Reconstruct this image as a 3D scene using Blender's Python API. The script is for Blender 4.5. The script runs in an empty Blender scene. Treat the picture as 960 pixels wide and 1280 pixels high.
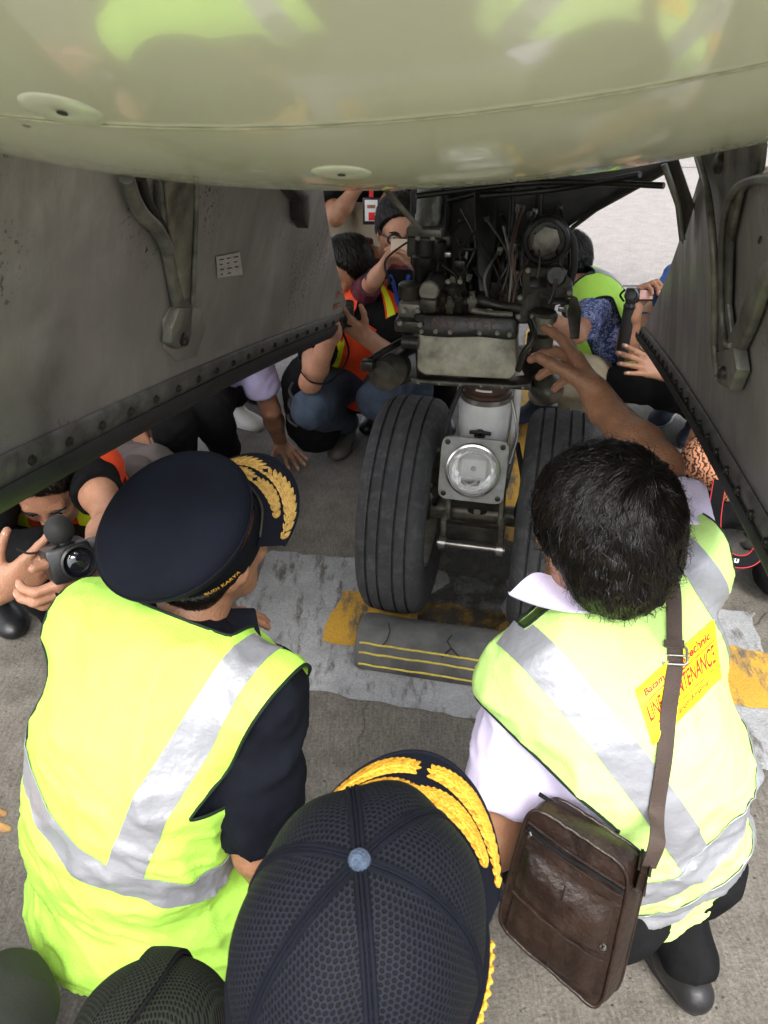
import bpy, bmesh, math, random
import numpy as np
from mathutils import Vector, Matrix, noise as mnoise
from mathutils.bvhtree import BVHTree
random.seed(7); rng = np.random.RandomState(7)
SC = bpy.context.scene
COL = SC.collection

# ------------------------------------------------------------------ camera
PITCH = math.radians(33.0); H = 1.70; FPX = 1000.0
cam_d = bpy.data.cameras.new("camera"); cam = bpy.data.objects.new("camera", cam_d); COL.objects.link(cam)
cam.location = (0, 0, H); cam.rotation_euler = (math.pi/2 - PITCH, 0, 0)
cam_d.sensor_fit = 'VERTICAL'; cam_d.sensor_height = 36.0; cam_d.sensor_width = 36.0
cam_d.lens = FPX/1280*36.0; cam_d.clip_start = 0.02; cam_d.clip_end = 2000
cam_d.dof.use_dof = True; cam_d.dof.focus_distance = 1.45; cam_d.dof.aperture_fstop = 16
SC.camera = cam
# ------------------------------------------------------------------ world, sun, exposure
SUN_EL = math.radians(52); SUN_AZ = math.radians(200)      # behind the camera, a little to the right
w = bpy.data.worlds.new("World"); SC.world = w; w.use_nodes = True
nt = w.node_tree; bg = nt.nodes['Background']
sky = nt.nodes.new('ShaderNodeTexSky'); sky.sky_type = 'NISHITA'; sky.sun_disc = False
sky.sun_elevation = SUN_EL; sky.sun_rotation = SUN_AZ; sky.air_density = 1.0; sky.dust_density = 4.0; sky.ozone_density = 0.6
hsv = nt.nodes.new('ShaderNodeHueSaturation'); hsv.inputs['Saturation'].default_value = 0.35
nt.links.new(sky.outputs[0], hsv.inputs['Color']); nt.links.new(hsv.outputs[0], bg.inputs[0]); bg.inputs[1].default_value = 0.115
sl = bpy.data.lights.new("sun", 'SUN'); sun = bpy.data.objects.new("sun", sl); COL.objects.link(sun)
sl.energy = 1.5; sl.angle = math.radians(24); sl.color = (1.0, 0.965, 0.91)
sd = Vector((math.sin(SUN_AZ)*math.cos(SUN_EL)*-1, math.cos(SUN_AZ)*math.cos(SUN_EL), math.sin(SUN_EL)))
sun.rotation_euler = sd.to_track_quat('Z', 'Y').to_euler(); sun.location = sd*20
SC.view_settings.view_transform = 'Standard'; SC.view_settings.look = 'None'
SC.view_settings.exposure = 1.75; SC.view_settings.gamma = 1.0
SC.render.engine = 'CYCLES'

# ------------------------------------------------------------------ pixel <-> place
sp, cp = math.sin(PITCH), math.cos(PITCH)
def V(*a): return Vector(a)
def ray(px, py):
    x = (px-480)/FPX; u = (640-py)/FPX
    return Vector((x, cp + u*sp, -sp + u*cp))
CAM = Vector((0, 0, H))
def W(px, py, d): return CAM + ray(px, py)*d
def atz(px, py, z):
    r = ray(px, py); return CAM + r*((z-H)/r.z)
def atp(px, py, p0, n):
    r = ray(px, py); return CAM + r*((p0-CAM).dot(n)/r.dot(n))
YAW = math.radians(12.4)
AU = Vector((math.sin(YAW), math.cos(YAW), 0)); AV = Vector((math.cos(YAW), -math.sin(YAW), 0)); AZ = Vector((0, 0, 1))
GC = Vector((0.291, 2.087, 0))
def A(l, a, z): return GC + AV*l + AU*a + AZ*z
ACROT = Matrix((AV, AU, AZ)).transposed()

# ------------------------------------------------------------------ materials
def nd(nt, t, **k):
    n = nt.nodes.new(t)
    for a, b in k.items(): setattr(n, a, b)
    return n
def c4(c): return (c[0], c[1], c[2], 1)
def M(name, col, rough=.5, metal=0, var=.12, scale=9, bump=0, bscale=90, col2=None, coat=0, spec=.5, detail=4, sheen=0, trans=0, sss=0, rvar=0, wave=None):
    m = bpy.data.materials.new(name); m.use_nodes = True; nt = m.node_tree; L = nt.links
    p = nt.nodes['Principled BSDF']; tc = nd(nt, 'ShaderNodeTexCoord')
    n = nd(nt, 'ShaderNodeTexNoise'); n.inputs['Scale'].default_value = scale; n.inputs['Detail'].default_value = detail
    n.inputs['Roughness'].default_value = .62
    L.new(tc.outputs['Object'], n.inputs['Vector'])
    r = nd(nt, 'ShaderNodeValToRGB'); e = r.color_ramp.elements
    e[0].position = .33; e[1].position = .68
    if col2 is None: a = [max(0, c*(1-var)) for c in col]; b = [min(1, c*(1+var)) for c in col]
    else: a, b = col, col2
    e[0].color = c4(a); e[1].color = c4(b)
    L.new(n.outputs['Fac'], r.inputs[0]); L.new(r.outputs[0], p.inputs['Base Color'])
    p.inputs['Roughness'].default_value = rough; p.inputs['Metallic'].default_value = metal
    p.inputs['Specular IOR Level'].default_value = spec; p.inputs['Coat Weight'].default_value = coat
    p.inputs['Sheen Weight'].default_value = sheen
    if trans: p.inputs['Transmission Weight'].default_value = trans
    if sss:
        p.inputs['Subsurface Weight'].default_value = sss; p.inputs['Subsurface Radius'].default_value = (.012, .004, .002); p.inputs['Subsurface Scale'].default_value = 1
    if rvar:
        mr = nd(nt, 'ShaderNodeMapRange'); mr.inputs['To Min'].default_value = rough-rvar; mr.inputs['To Max'].default_value = rough+rvar
        L.new(n.outputs['Fac'], mr.inputs['Value']); L.new(mr.outputs[0], p.inputs['Roughness'])
    if bump:
        b2 = nd(nt, 'ShaderNodeTexNoise'); b2.inputs['Scale'].default_value = bscale; b2.inputs['Detail'].default_value = 5
        L.new(tc.outputs['Object'], b2.inputs['Vector'])
        bp = nd(nt, 'ShaderNodeBump'); bp.inputs['Strength'].default_value = bump; bp.inputs['Distance'].default_value = .004
        L.new(b2.outputs['Fac'], bp.inputs['Height']); L.new(bp.outputs[0], p.inputs['Normal'])
    m['bsdf'] = p.name
    return m
def mixcol(nt, fac, a, b, blend='MIX'):
    n = nd(nt, 'ShaderNodeMix', data_type='RGBA', blend_type=blend); L = nt.links
    def put(s, v):
        if isinstance(v, (tuple, list)): s.default_value = c4(v)
        elif isinstance(v, (int, float)): s.default_value = v
        else: L.new(v, s)
    put(n.inputs[0], fac); put(n.inputs[6], a); put(n.inputs[7], b)
    return n.outputs[2]
def noise_ramp(nt, vec, scale, p0, p1, detail=5, rough=.6, dist=0):
    n = nd(nt, 'ShaderNodeTexNoise'); n.inputs['Scale'].default_value = scale; n.inputs['Detail'].default_value = detail
    n.inputs['Roughness'].default_value = rough; n.inputs['Distortion'].default_value = dist
    if vec is not None: nt.links.new(vec, n.inputs['Vector'])
    r = nd(nt, 'ShaderNodeMapRange'); r.inputs['From Min'].default_value = p0; r.inputs['From Max'].default_value = p1
    nt.links.new(n.outputs['Fac'], r.inputs['Value']); return r.outputs[0]
def scaled(nt, vec, s, rot=(0, 0, 0)):
    m = nd(nt, 'ShaderNodeMapping'); m.inputs['Scale'].default_value = s; m.inputs['Rotation'].default_value = rot
    nt.links.new(vec, m.inputs['Vector']); return m.outputs[0]

MT = {}
MT['skin'] = M('brown_skin', (.33, .16, .088), .46, var=.22, scale=22, bump=.5, bscale=230, sss=.08, detail=7, rvar=.08)
MT['skin_light'] = M('tan_skin', (.43, .215, .13), .46, var=.18, scale=22, bump=.45, bscale=230, sss=.08, detail=7, rvar=.08)
MT['hair'] = M('black_hair', (.004, .0035, .0035), .5, var=.4, spec=.25, scale=40)
MT['hair_strand'] = M('black_hair_strand', (.0035, .003, .003), .30, var=.5, spec=.4, scale=30, col2=(.010, .007, .005))
MT['black'] = M('black_cloth', (.008, .008, .009), .85, var=.35, scale=12, bump=.35, bscale=300, spec=.10)
MT['navy'] = M('dark_navy_cloth', (.0055, .0065, .011), .85, var=.3, scale=10, bump=.3, bscale=400, spec=.12)
MT['navy_felt'] = M('navy_cap_twill', (.0045, .006, .012), .8, var=.3, scale=6, bump=.4, bscale=700, spec=.16)
MT['white_cloth'] = M('white_shirt_cloth', (.66, .60, .80), .8, var=.05, scale=8, bump=.25, bscale=350)
MT['lavender'] = M('lavender_cloth', (.55, .5, .78), .8, var=.06, scale=8, bump=.25, bscale=350)
MT['grey_trouser'] = M('grey_trouser_cloth', (.085, .07, .068), .85, var=.15, scale=10, bump=.3, bscale=300)
MT['khaki'] = M('khaki_trouser_cloth', (.36, .31, .22), .85, var=.12, scale=10, bump=.3, bscale=300)
MT['olive_trouser'] = M('olive_trouser_cloth', (.010, .013, .008), .85, var=.2, scale=10, bump=.3, bscale=300)
MT['denim'] = M('blue_denim', (.014, .022, .036), .85, col2=(.075, .11, .17), scale=5.5, bump=.5, bscale=400, detail=6)
MT['maroon'] = M('maroon_cloth', (.085, .012, .028), .7, var=.25, scale=12, bump=.4, bscale=200)
MT['blue'] = M('royal_blue_cloth', (.015, .08, .42), .7, var=.15, scale=12, bump=.3, bscale=200)
MT['lime'] = M('lime_vest_cloth', (.47, .84, .11), .62, var=.07, scale=7, bump=.35, bscale=260, spec=.35)
MT['lime_pale'] = M('pale_lime_vest_cloth', (.57, .86, .26), .62, var=.05, scale=7, bump=.35, bscale=260, spec=.35)
MT['orange'] = M('orange_vest_cloth', (.85, .07, .01), .6, var=.08, scale=7, bump=.3, bscale=200)
MT['yellow_tape'] = M('yellow_vest_tape', (.80, .86, .01), .55, var=.06, scale=9, bump=.2, bscale=200)
MT['tape'] = M('silver_reflective_tape', (.30, .31, .34), .42, metal=.25, var=.07, scale=14, bump=.3, bscale=120, spec=.6)
MT['piping'] = M('dark_green_piping', (.008, .02, .010), .7, spec=.3)
MT['shoe_black'] = M('black_shoe_leather', (.012, .012, .013), .38, var=.3, bump=.3, bscale=60)
MT['shoe_grey'] = M('grey_suede', (.09, .08, .07), .9, var=.15, bump=.5, bscale=200)
MT['shoe_navy'] = M('navy_canvas', (.015, .02, .04), .8, var=.2, bump=.4, bscale=300)
MT['sole_white'] = M('white_rubber_sole', (.6, .6, .58), .6, var=.1)
MT['sole_dark'] = M('dark_rubber_sole', (.02, .02, .02), .7, var=.1)
MT['gold'] = M('gold_thread', (.72, .34, .02), .42, metal=.15, col2=(.95, .55, .05), scale=120, bump=.8, bscale=420, spec=.7)
MT['gold_old'] = M('old_gold_thread', (.33, .19, .035), .42, metal=.2, col2=(.62, .40, .10), scale=140, bump=.8, bscale=420, spec=.7)
MT['gold_deep'] = M('deep_gold_thread', (.45, .20, .012), .45, metal=.15, col2=(.8, .42, .03), scale=120, bump=.8, bscale=420, spec=.6)
MT['leather'] = M('dark_brown_leather', (.011, .0062, .0045), .40, col2=(.030, .0165, .0115), scale=14, bump=.8, bscale=75, spec=.4, rvar=.08)
MT['strap'] = M('brown_webbing', (.055, .036, .028), .7, var=.15, scale=30, bump=.5, bscale=500)
MT['steel'] = M('worn_steel', (.35, .34, .32), .35, metal=.9, var=.3, scale=20, bump=.2, bscale=60)
MT['chrome'] = M('bright_steel', (.62, .61, .60), .18, metal=1, var=.1, scale=20)
MT['black_plastic'] = M('black_plastic', (.012, .012, .013), .33, var=.2, bump=.1)
MT['rubber'] = M('black_rubber', (.018, .018, .018), .7, var=.25, scale=12, bump=.3)
MT['gear_olive'] = M('grimy_olive_primer', (.010, .0095, .008), .42, metal=.3, col2=(.095, .087, .068), scale=13, bump=.5, bscale=50, detail=8, rvar=.12, spec=.5)
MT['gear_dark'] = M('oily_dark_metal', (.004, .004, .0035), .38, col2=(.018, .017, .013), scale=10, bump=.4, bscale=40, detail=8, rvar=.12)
MT['gear_pale'] = M('grimy_pale_green_primer', (.05, .048, .035), .42, metal=.2, col2=(.29, .275, .215), scale=13, bump=.3, bscale=60, detail=8, rvar=.1)
MT['box_cream'] = M('grimy_cream_paint', (.20, .19, .14), .45, col2=(.55, .53, .42), scale=16, bump=.2, bscale=60, detail=8)
MT['gear_white'] = M('grimy_white_enamel', (.50, .50, .48), .32, col2=(.72, .72, .71), scale=7, bump=.15, bscale=60, detail=8)
MT['glassy'] = M('clear_glass', (1, 1, 1), .03, var=0, trans=1)
MT['glassy'].node_tree.nodes['Principled BSDF'].inputs['IOR'].default_value = 1.12
MT['nail'] = M('finger_nail', (.62, .40, .32), .3, var=.05)
MT['lens_dark'] = M('dark_lens_glass', (.01, .01, .015), .05, var=0, coat=1)
MT['eye_white'] = M('eye_white', (.6, .57, .54), .2, var=.03)
MT['iris'] = M('dark_iris', (.015, .008, .005), .1, var=.1)
MT['card'] = M('tan_phone_case', (.62, .49, .37), .5, var=.04)
MT['red'] = M('red_print', (.62, .015, .02), .6, var=.1)
MT['label_yellow'] = M('yellow_patch_vinyl', (.93, .83, .01), .45, var=.03)
MT['blue_strap'] = M('blue_lanyard_cloth', (.01, .05, .3), .6, var=.1)
MT['white_print'] = M('white_print', (.75, .75, .75), .6, var=.03)
MT['dark_print'] = M('dark_print', (.012, .010, .008), .7, var=.2)
MT['brown_band'] = M('brown_gland_band', (.06, .028, .018), .45, var=.3, scale=30)

def m_tread():
    m = M('tyre_rubber', (.050, .051, .054), .82, var=.25, scale=6, bump=.35, bscale=130, detail=8, spec=.3)
    nt = m.node_tree; p = nt.nodes['Principled BSDF']; L = nt.links
    old = p.inputs['Base Color'].links[0].from_socket; tc = nd(nt, 'ShaderNodeTexCoord')
    f = noise_ramp(nt, scaled(nt, tc.outputs['Object'], (1, 1, 1)), 38, .48, .78, 6, .7)
    L.new(mixcol(nt, f, old, (.11, .107, .10)), p.inputs['Base Color']); return m
MT['tyre'] = m_tread()

def m_ground():
    m = bpy.data.materials.new('weathered_apron_concrete'); m.use_nodes = True; nt = m.node_tree; L = nt.links; p = nt.nodes['Principled BSDF']
    tc = nd(nt, 'ShaderNodeTexCoord'); v = tc.outputs['Object']
    big = noise_ramp(nt, v, .9, .35, .68, 6)
    mid = noise_ramp(nt, v, 9, .35, .7, 7, .7)
    fine = noise_ramp(nt, v, 120, .3, .72, 8, .75)
    brush = noise_ramp(nt, scaled(nt, v, (1, .12, 1), (0, 0, .22)), 160, .35, .7, 3)
    c = mixcol(nt, big, (.115, .104, .088), (.20, .182, .157))
    c = mixcol(nt, mid, c, (.235, .217, .188))
    mul = nd(nt, 'ShaderNodeMapRange'); mul.inputs['To Min'].default_value = .48; mul.inputs['To Max'].default_value = 1.35
    L.new(fine, mul.inputs['Value'])
    c = mixcol(nt, 1.0, c, mul.outputs[0], 'MULTIPLY')
    mul2 = nd(nt, 'ShaderNodeMapRange'); mul2.inputs['To Min'].default_value = .8; mul2.inputs['To Max'].default_value = 1.12
    L.new(brush, mul2.inputs['Value']); c = mixcol(nt, 1.0, c, mul2.outputs[0], 'MULTIPLY')
    # dark pits
    vo = nd(nt, 'ShaderNodeTexVoronoi'); vo.inputs['Scale'].default_value = 42; L.new(v, vo.inputs['Vector'])
    vr = nd(nt, 'ShaderNodeMapRange'); vr.inputs['From Min'].default_value = .10; vr.inputs['From Max'].default_value = .18; L.new(vo.outputs['Distance'], vr.inputs['Value'])
    pk = nd(nt, 'ShaderNodeMath', operation='MAXIMUM'); L.new(vr.outputs[0], pk.inputs[0]); L.new(noise_ramp(nt, v, 17, .62, .5), pk.inputs[1])
    c = mixcol(nt, pk.outputs[0], (.06, .052, .044), c)
    st = noise_ramp(nt, v, 2.3, .56, .70, 5, .55, .6); c = mixcol(nt, st, c, mixcol(nt, 1.0, c, (.62, .60, .58), 'MULTIPLY'))
    v2 = nd(nt, 'ShaderNodeTexVoronoi', feature='DISTANCE_TO_EDGE'); v2.inputs['Scale'].default_value = 1.7
    dn = nd(nt, 'ShaderNodeTexNoise'); dn.inputs['Scale'].default_value = 5; dn.inputs['Detail'].default_value = 6; L.new(v, dn.inputs['Vector'])
    dv = mixcol(nt, .12, v, dn.outputs['Color']); L.new(dv, v2.inputs['Vector'])
    cr = nd(nt, 'ShaderNodeMapRange'); cr.inputs['From Min'].default_value = .002; cr.inputs['From Max'].default_value = .006; L.new(v2.outputs['Distance'], cr.inputs['Value'])
    ck_ = nd(nt, 'ShaderNodeMath', operation='MAXIMUM'); L.new(cr.outputs[0], ck_.inputs[0]); L.new(noise_ramp(nt, v, 1.1, .60, .52, 3), ck_.inputs[1])
    c = mixcol(nt, ck_.outputs[0], (.05, .044, .038), c)
    # ground painted paler further aft: daylight outside the aircraft's shade
    sx = nd(nt, 'ShaderNodeSeparateXYZ'); L.new(v, sx.inputs[0])
    nz = nd(nt, 'ShaderNodeTexNoise'); nz.inputs['Scale'].default_value = .8; nz.inputs['Detail'].default_value = 5; L.new(v, nz.inputs['Vector'])
    ad = nd(nt, 'ShaderNodeMath', operation='MULTIPLY_ADD'); L.new(nz.outputs['Fac'], ad.inputs[0]); ad.inputs[1].default_value = 1.6; L.new(sx.outputs['Y'], ad.inputs[2])
    rr = nd(nt, 'ShaderNodeMapRange'); rr.inputs['From Min'].default_value = 2.9; rr.inputs['From Max'].default_value = 4.9; L.new(ad.outputs[0], rr.inputs['Value'])
    far = mixcol(nt, mid, (.23, .215, .207), (.295, .275, .265)); far = mixcol(nt, 1.0, far, mul2.outputs[0], 'MULTIPLY')
    c = mixcol(nt, rr.outputs[0], c, far)
    L.new(c, p.inputs['Base Color']); p.inputs['Roughness'].default_value = .9; p.inputs['Specular IOR Level'].default_value = .25
    b = nd(nt, 'ShaderNodeBump'); b.inputs['Strength'].default_value = .7; b.inputs['Distance'].default_value = .004
    sm = nd(nt, 'ShaderNodeMath', operation='ADD'); L.new(fine, sm.inputs[0]); L.new(vr.outputs[0], sm.inputs[1])
    L.new(sm.outputs[0], b.inputs['Height']); L.new(b.outputs[0], p.inputs['Normal']); return m
MT['ground'] = m_ground()
def m_paint(name, col, colb, wear0, wear1, streak):
    m = bpy.data.materials.new(name); m.use_nodes = True; nt = m.node_tree; L = nt.links; p = nt.nodes['Principled BSDF']
    tc = nd(nt, 'ShaderNodeTexCoord'); v = tc.outputs['Object']
    a = noise_ramp(nt, scaled(nt, v, (1, .28, 1), (0, 0, -.5)), streak, wear0, wear1, 8, .72)
    b = noise_ramp(nt, v, 7, .3, .7, 6); fine = noise_ramp(nt, v, 150, .3, .7, 5)
    c = mixcol(nt, b, col, colb); c = mixcol(nt, a, c, (.10, .092, .080))
    mul = nd(nt, 'ShaderNodeMapRange'); mul.inputs['To Min'].default_value = .75; mul.inputs['To Max'].default_value = 1.15
    L.new(fine, mul.inputs['Value']); c = mixcol(nt, 1.0, c, mul.outputs[0], 'MULTIPLY')
    L.new(c, p.inputs['Base Color']); p.inputs['Roughness'].default_value = .7
    bb = nd(nt, 'ShaderNodeBump'); bb.inputs['Strength'].default_value = .5; bb.inputs['Distance'].default_value = .003; L.new(fine, bb.inputs['Height']); L.new(bb.outputs[0], p.inputs['Normal'])
    # worn right through: clear where the paint has flaked off at the edges
    return m
MT['grey_paint'] = m_paint('worn_grey_floor_paint', (.25, .255, .265), (.38, .39, .405), .52, .64, 22)
MT['yellow_paint'] = m_paint('worn_yellow_floor_paint', (.50, .28, .03), (.58, .33, .04), .50, .62, 14)

def m_oil_shade():  # patchy dark colour for oil stains and the painted shade between the tyres
    m = bpy.data.materials.new('oil_and_shade_stain'); m.use_nodes = True; nt = m.node_tree; L = nt.links; p = nt.nodes['Principled BSDF']
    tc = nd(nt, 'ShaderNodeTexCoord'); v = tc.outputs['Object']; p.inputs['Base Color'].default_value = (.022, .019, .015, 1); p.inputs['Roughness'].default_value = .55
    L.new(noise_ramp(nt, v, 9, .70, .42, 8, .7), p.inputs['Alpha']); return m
MT['oil_shade'] = m_oil_shade()
def m_door():
    m = bpy.data.materials.new('sooty_door_metal'); m.use_nodes = True; nt = m.node_tree; L = nt.links; p = nt.nodes['Principled BSDF']
    tc = nd(nt, 'ShaderNodeTexCoord'); v = tc.outputs['Object']
    a = noise_ramp(nt, v, 2.4, .3, .72, 6, .55, .4)
    b = noise_ramp(nt, scaled(nt, v, (1, 1, .18), (.15, 0, .1)), 11, .38, .70, 8, .72)
    c = mixcol(nt, a, (.15, .142, .132), (.60, .58, .55))
    c = mixcol(nt, b, c, (.27, .255, .235))
    sp_ = noise_ramp(nt, v, 130, .60, .64, 3, .5); gate = noise_ramp(nt, v, 3.4, .52, .62, 3)
    mm = nd(nt, 'ShaderNodeMath', operation='MULTIPLY'); L.new(sp_, mm.inputs[0]); L.new(gate, mm.inputs[1])
    c = mixcol(nt, mm.outputs[0], c, (.012, .011, .010))
    L.new(c, p.inputs['Base Color']); p.inputs['Metallic'].default_value = .35
    r = nd(nt, 'ShaderNodeMapRange'); r.inputs['To Min'].default_value = .34; r.inputs['To Max'].default_value = .6; L.new(b, r.inputs['Value']); L.new(r.outputs[0], p.inputs['Roughness'])
    bu = nd(nt, 'ShaderNodeBump'); bu.inputs['Strength'].default_value = .25; bu.inputs['Distance'].default_value = .006; L.new(a, bu.inputs['Height']); L.new(bu.outputs[0], p.inputs['Normal'])
    return m
MT['door'] = m_door()
MT['bracket'] = M('grimy_cast_alloy', (.045, .045, .038), .42, col2=(.24, .24, .20), metal=.3, scale=12, bump=.4, bscale=70, detail=8, rvar=.1)
MT['seal_strip'] = M('chipped_retainer_strip', (.05, .05, .045), .5, col2=(.15, .145, .13), metal=.3, scale=22, detail=8, bump=.3)
def m_fuse():
    m = M('glossy_belly_paint', (.71, .72, .53), .13, var=.05, scale=3, coat=.6, spec=.7); return m
MT['fuselage'] = m_fuse()

def m_meshcap(name, c0, c1, sc=200.0):
    """sports mesh: hexagonal holes laid out in UV"""
    m = bpy.data.materials.new(name); m.use_nodes = True; nt = m.node_tree; L = nt.links; p = nt.nodes['Principled BSDF']
    uv = nd(nt, 'ShaderNodeUVMap'); 
    def mth(op, a, b=None, c=None):
        n = nd(nt, 'ShaderNodeMath', operation=op)
        for i, x in enumerate((a, b, c)):
            if x is None: continue
            if isinstance(x, (int, float)): n.inputs[i].default_value = x
            else: L.new(x, n.inputs[i])
        return n.outputs[0]
    s = nd(nt, 'ShaderNodeSeparateXYZ'); L.new(uv.outputs[0], s.inputs[0])
    u = mth('MULTIPLY', s.outputs[0], sc); v = mth('MULTIPLY', s.outputs[1], sc/1.732)
    def dots(ou, ov):
        a = mth('SUBTRACT', mth('FRACT', mth('ADD', u, ou)), .5); b = mth('MULTIPLY', mth('SUBTRACT', mth('FRACT', mth('ADD', v, ov)), .5), 1.732)
        return mth('SQRT', mth('ADD', mth('MULTIPLY', a, a), mth('MULTIPLY', b, b)))
    d = mth('MINIMUM', dots(0, 0), dots(.5, .5))
    r = nd(nt, 'ShaderNodeMapRange'); r.inputs['From Min'].default_value = .24; r.inputs['From Max'].default_value = .36; L.new(d, r.inputs['Value'])
    tc = nd(nt, 'ShaderNodeTexCoord'); f = noise_ramp(nt, tc.outputs['Object'], 400, .3, .7)
    col = mixcol(nt, f, c1, tuple(x*1.7 for x in c1))
    L.new(mixcol(nt, r.outputs[0], c0, col), p.inputs['Base Color']); p.inputs['Roughness'].default_value = .75; p.inputs['Specular IOR Level'].default_value = .2
    b = nd(nt, 'ShaderNodeBump'); b.inputs['Strength'].default_value = 1; b.inputs['Distance'].default_value = .0015; L.new(r.outputs[0], b.inputs['Height']); L.new(b.outputs[0], p.inputs['Normal'])
    return m
MT['capmesh'] = m_meshcap('navy_sports_mesh', (.001, .0013, .002), (.0055, .007, .012), 205)
MT['bagmesh'] = m_meshcap('olive_black_spacer_mesh', (.0012, .0012, .001), (.009, .011, .0075), 260)
def m_pattern(name, a, b, scale, kind):
    m = bpy.data.materials.new(name); m.use_nodes = True; nt = m.node_tree; L = nt.links; p = nt.nodes['Principled BSDF']
    tc = nd(nt, 'ShaderNodeTexCoord'); v = tc.outputs['Object']
    if kind == 'blot': f = noise_ramp(nt, v, scale, .50, .56, 3, .6, 1.5)
    else:
        wv = nd(nt, 'ShaderNodeTexWave'); wv.inputs['Scale'].default_value = scale; wv.inputs['Distortion'].default_value = 9; wv.inputs['Detail'].default_value = 3; wv.inputs['Detail Scale'].default_value = 2.5
        L.new(v, wv.inputs['Vector']); r = nd(nt, 'ShaderNodeMapRange'); r.inputs['From Min'].default_value = .35; r.inputs['From Max'].default_value = .55; L.new(wv.outputs['Fac'], r.inputs['Value']); f = r.outputs[0]
    L.new(mixcol(nt, f, a, b), p.inputs['Base Color']); p.inputs['Roughness'].default_value = .8; return m
MT['blue_print_cloth'] = m_pattern('blue_printed_cloth', (.035, .06, .22), (.33, .38, .58), 75, 'blot')
MT['batik'] = m_pattern('orange_batik_cloth', (.05, .022, .014), (.62, .28, .15), 24, 'wave')

# ------------------------------------------------------------------ object plumbing
ORI = {}
def tag(o, label=None, cat=None, group=None, kind=None):
    if label: o['label'] = label
    if cat: o['category'] = cat
    if group: o['group'] = group
    if kind: o['kind'] = kind
    return o
def thing(name, label, cat, loc=(0, 0, 0), group=None):
    o = bpy.data.objects.new(name, None); COL.objects.link(o); o.location = loc; o.empty_display_size = .1
    ORI[o.name] = Vector(loc); return tag(o, label, cat, group)
def obj(name, vs, fs, mat, parent=None, smooth=True, auto=None, local=False):
    me = bpy.data.meshes.new(name)
    vs = np.asarray([tuple(v) for v in vs] if not isinstance(vs, np.ndarray) else vs, dtype=np.float64)
    org = ORI[parent.name] if parent is not None else Vector((0, 0, 0))
    if not local: vs = vs - np.array(org)
    if isinstance(fs, np.ndarray):
        n = len(fs); k = fs.shape[1]
        me.vertices.add(len(vs)); me.vertices.foreach_set('co', vs.astype(np.float32).ravel())
        me.loops.add(n*k); me.loops.foreach_set('vertex_index', fs.astype(np.int32).ravel())
        me.polygons.add(n); me.polygons.foreach_set('loop_start', np.arange(0, n*k, k, dtype=np.int32))
        me.update(calc_edges=True)
    else: me.from_pydata(vs.tolist(), [], [list(f) for f in fs]); me.update()
    me.materials.append(mat)
    if smooth: me.polygons.foreach_set('use_smooth', [True]*len(me.polygons))
    if auto is not None:
        try: me.set_sharp_from_angle(angle=math.radians(auto))
        except Exception: pass
    o = bpy.data.objects.new(name, me); COL.objects.link(o)
    if parent is not None: o.parent = parent
    ORI[o.name] = org
    return o
def bmo(name, bm, mat, parent=None, smooth=True, auto=35):
    bm.verts.ensure_lookup_table(); bm.verts.index_update()
    bmesh.ops.recalc_face_normals(bm, faces=bm.faces)
    vs = [v.co.copy() for v in bm.verts]; fs = [[v.index for v in f.verts] for f in bm.faces]; bm.free()
    return obj(name, vs, fs, mat, parent, smooth, auto)
def box_bm(bm, c, size, rot=None, bev=0):
    r = bmesh.ops.create_cube(bm, size=1); vs = r['verts']
    R = (rot or Matrix.Identity(3))
    for v in vs: v.co = R @ Vector((v.co.x*size[0], v.co.y*size[1], v.co.z*size[2])) + Vector(c)
    if bev:
        es = list({e for v in vs for e in v.link_edges}); bmesh.ops.bevel(bm, geom=es, offset=bev, segments=2, affect='EDGES', profile=.5)
def box(name, c, size, mat, parent=None, rot=None, bev=.003):
    bm = bmesh.new(); box_bm(bm, c, size, rot, bev); return bmo(name, bm, mat, parent)
def frame_of(d):
    d = Vector(d).normalized(); a = Vector((0, 0, 1)) if abs(d.z) < .9 else Vector((1, 0, 0))
    x = a.cross(d).normalized(); y = d.cross(x); return x, y, d
def tube_vf(pts, rad, seg=12, cap=True, closed=False, flat=1.0, up=None):
    pts = [Vector(p) for p in pts]; n = len(pts); rs = rad if isinstance(rad, (list, tuple)) else [rad]*n
    vs = []; fs = []; prev = None
    for i, p in enumerate(pts):
        if closed: d = pts[(i+1) % n]-pts[i-1]
        else: d = pts[min(i+1, n-1)]-pts[max(i-1, 0)]
        if d.length < 1e-9: d = Vector((0, 0, 1))
        d.normalize()
        if prev is None: x, y, _ = frame_of(d)
        else:
            x = prev - d*prev.dot(d)
            x = x.normalized() if x.length > 1e-6 else frame_of(d)[0]
            y = d.cross(x)
        if up is not None:
            y = (Vector(up) - d*Vector(up).dot(d)).normalized(); x = y.cross(d)
        prev = x
        for k in range(seg):
            a = 2*math.pi*k/seg; vs.append(p + x*math.cos(a)*rs[i] + y*math.sin(a)*rs[i]*flat)
    m = n if closed else n-1
    for i in range(m):
        j = (i+1) % n
        for k in range(seg): fs.append((i*seg+k, i*seg+(k+1) % seg, j*seg+(k+1) % seg, j*seg+k))
    if cap and not closed: fs.append(tuple(range(seg))[::-1]); fs.append(tuple((n-1)*seg+k for k in range(seg)))
    return vs, fs
def tube(name, pts, rad, mat, parent=None, seg=12, **k):
    vs, fs = tube_vf(pts, rad, seg, **k); return obj(name, vs, fs, mat, parent, True, 50)
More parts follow.
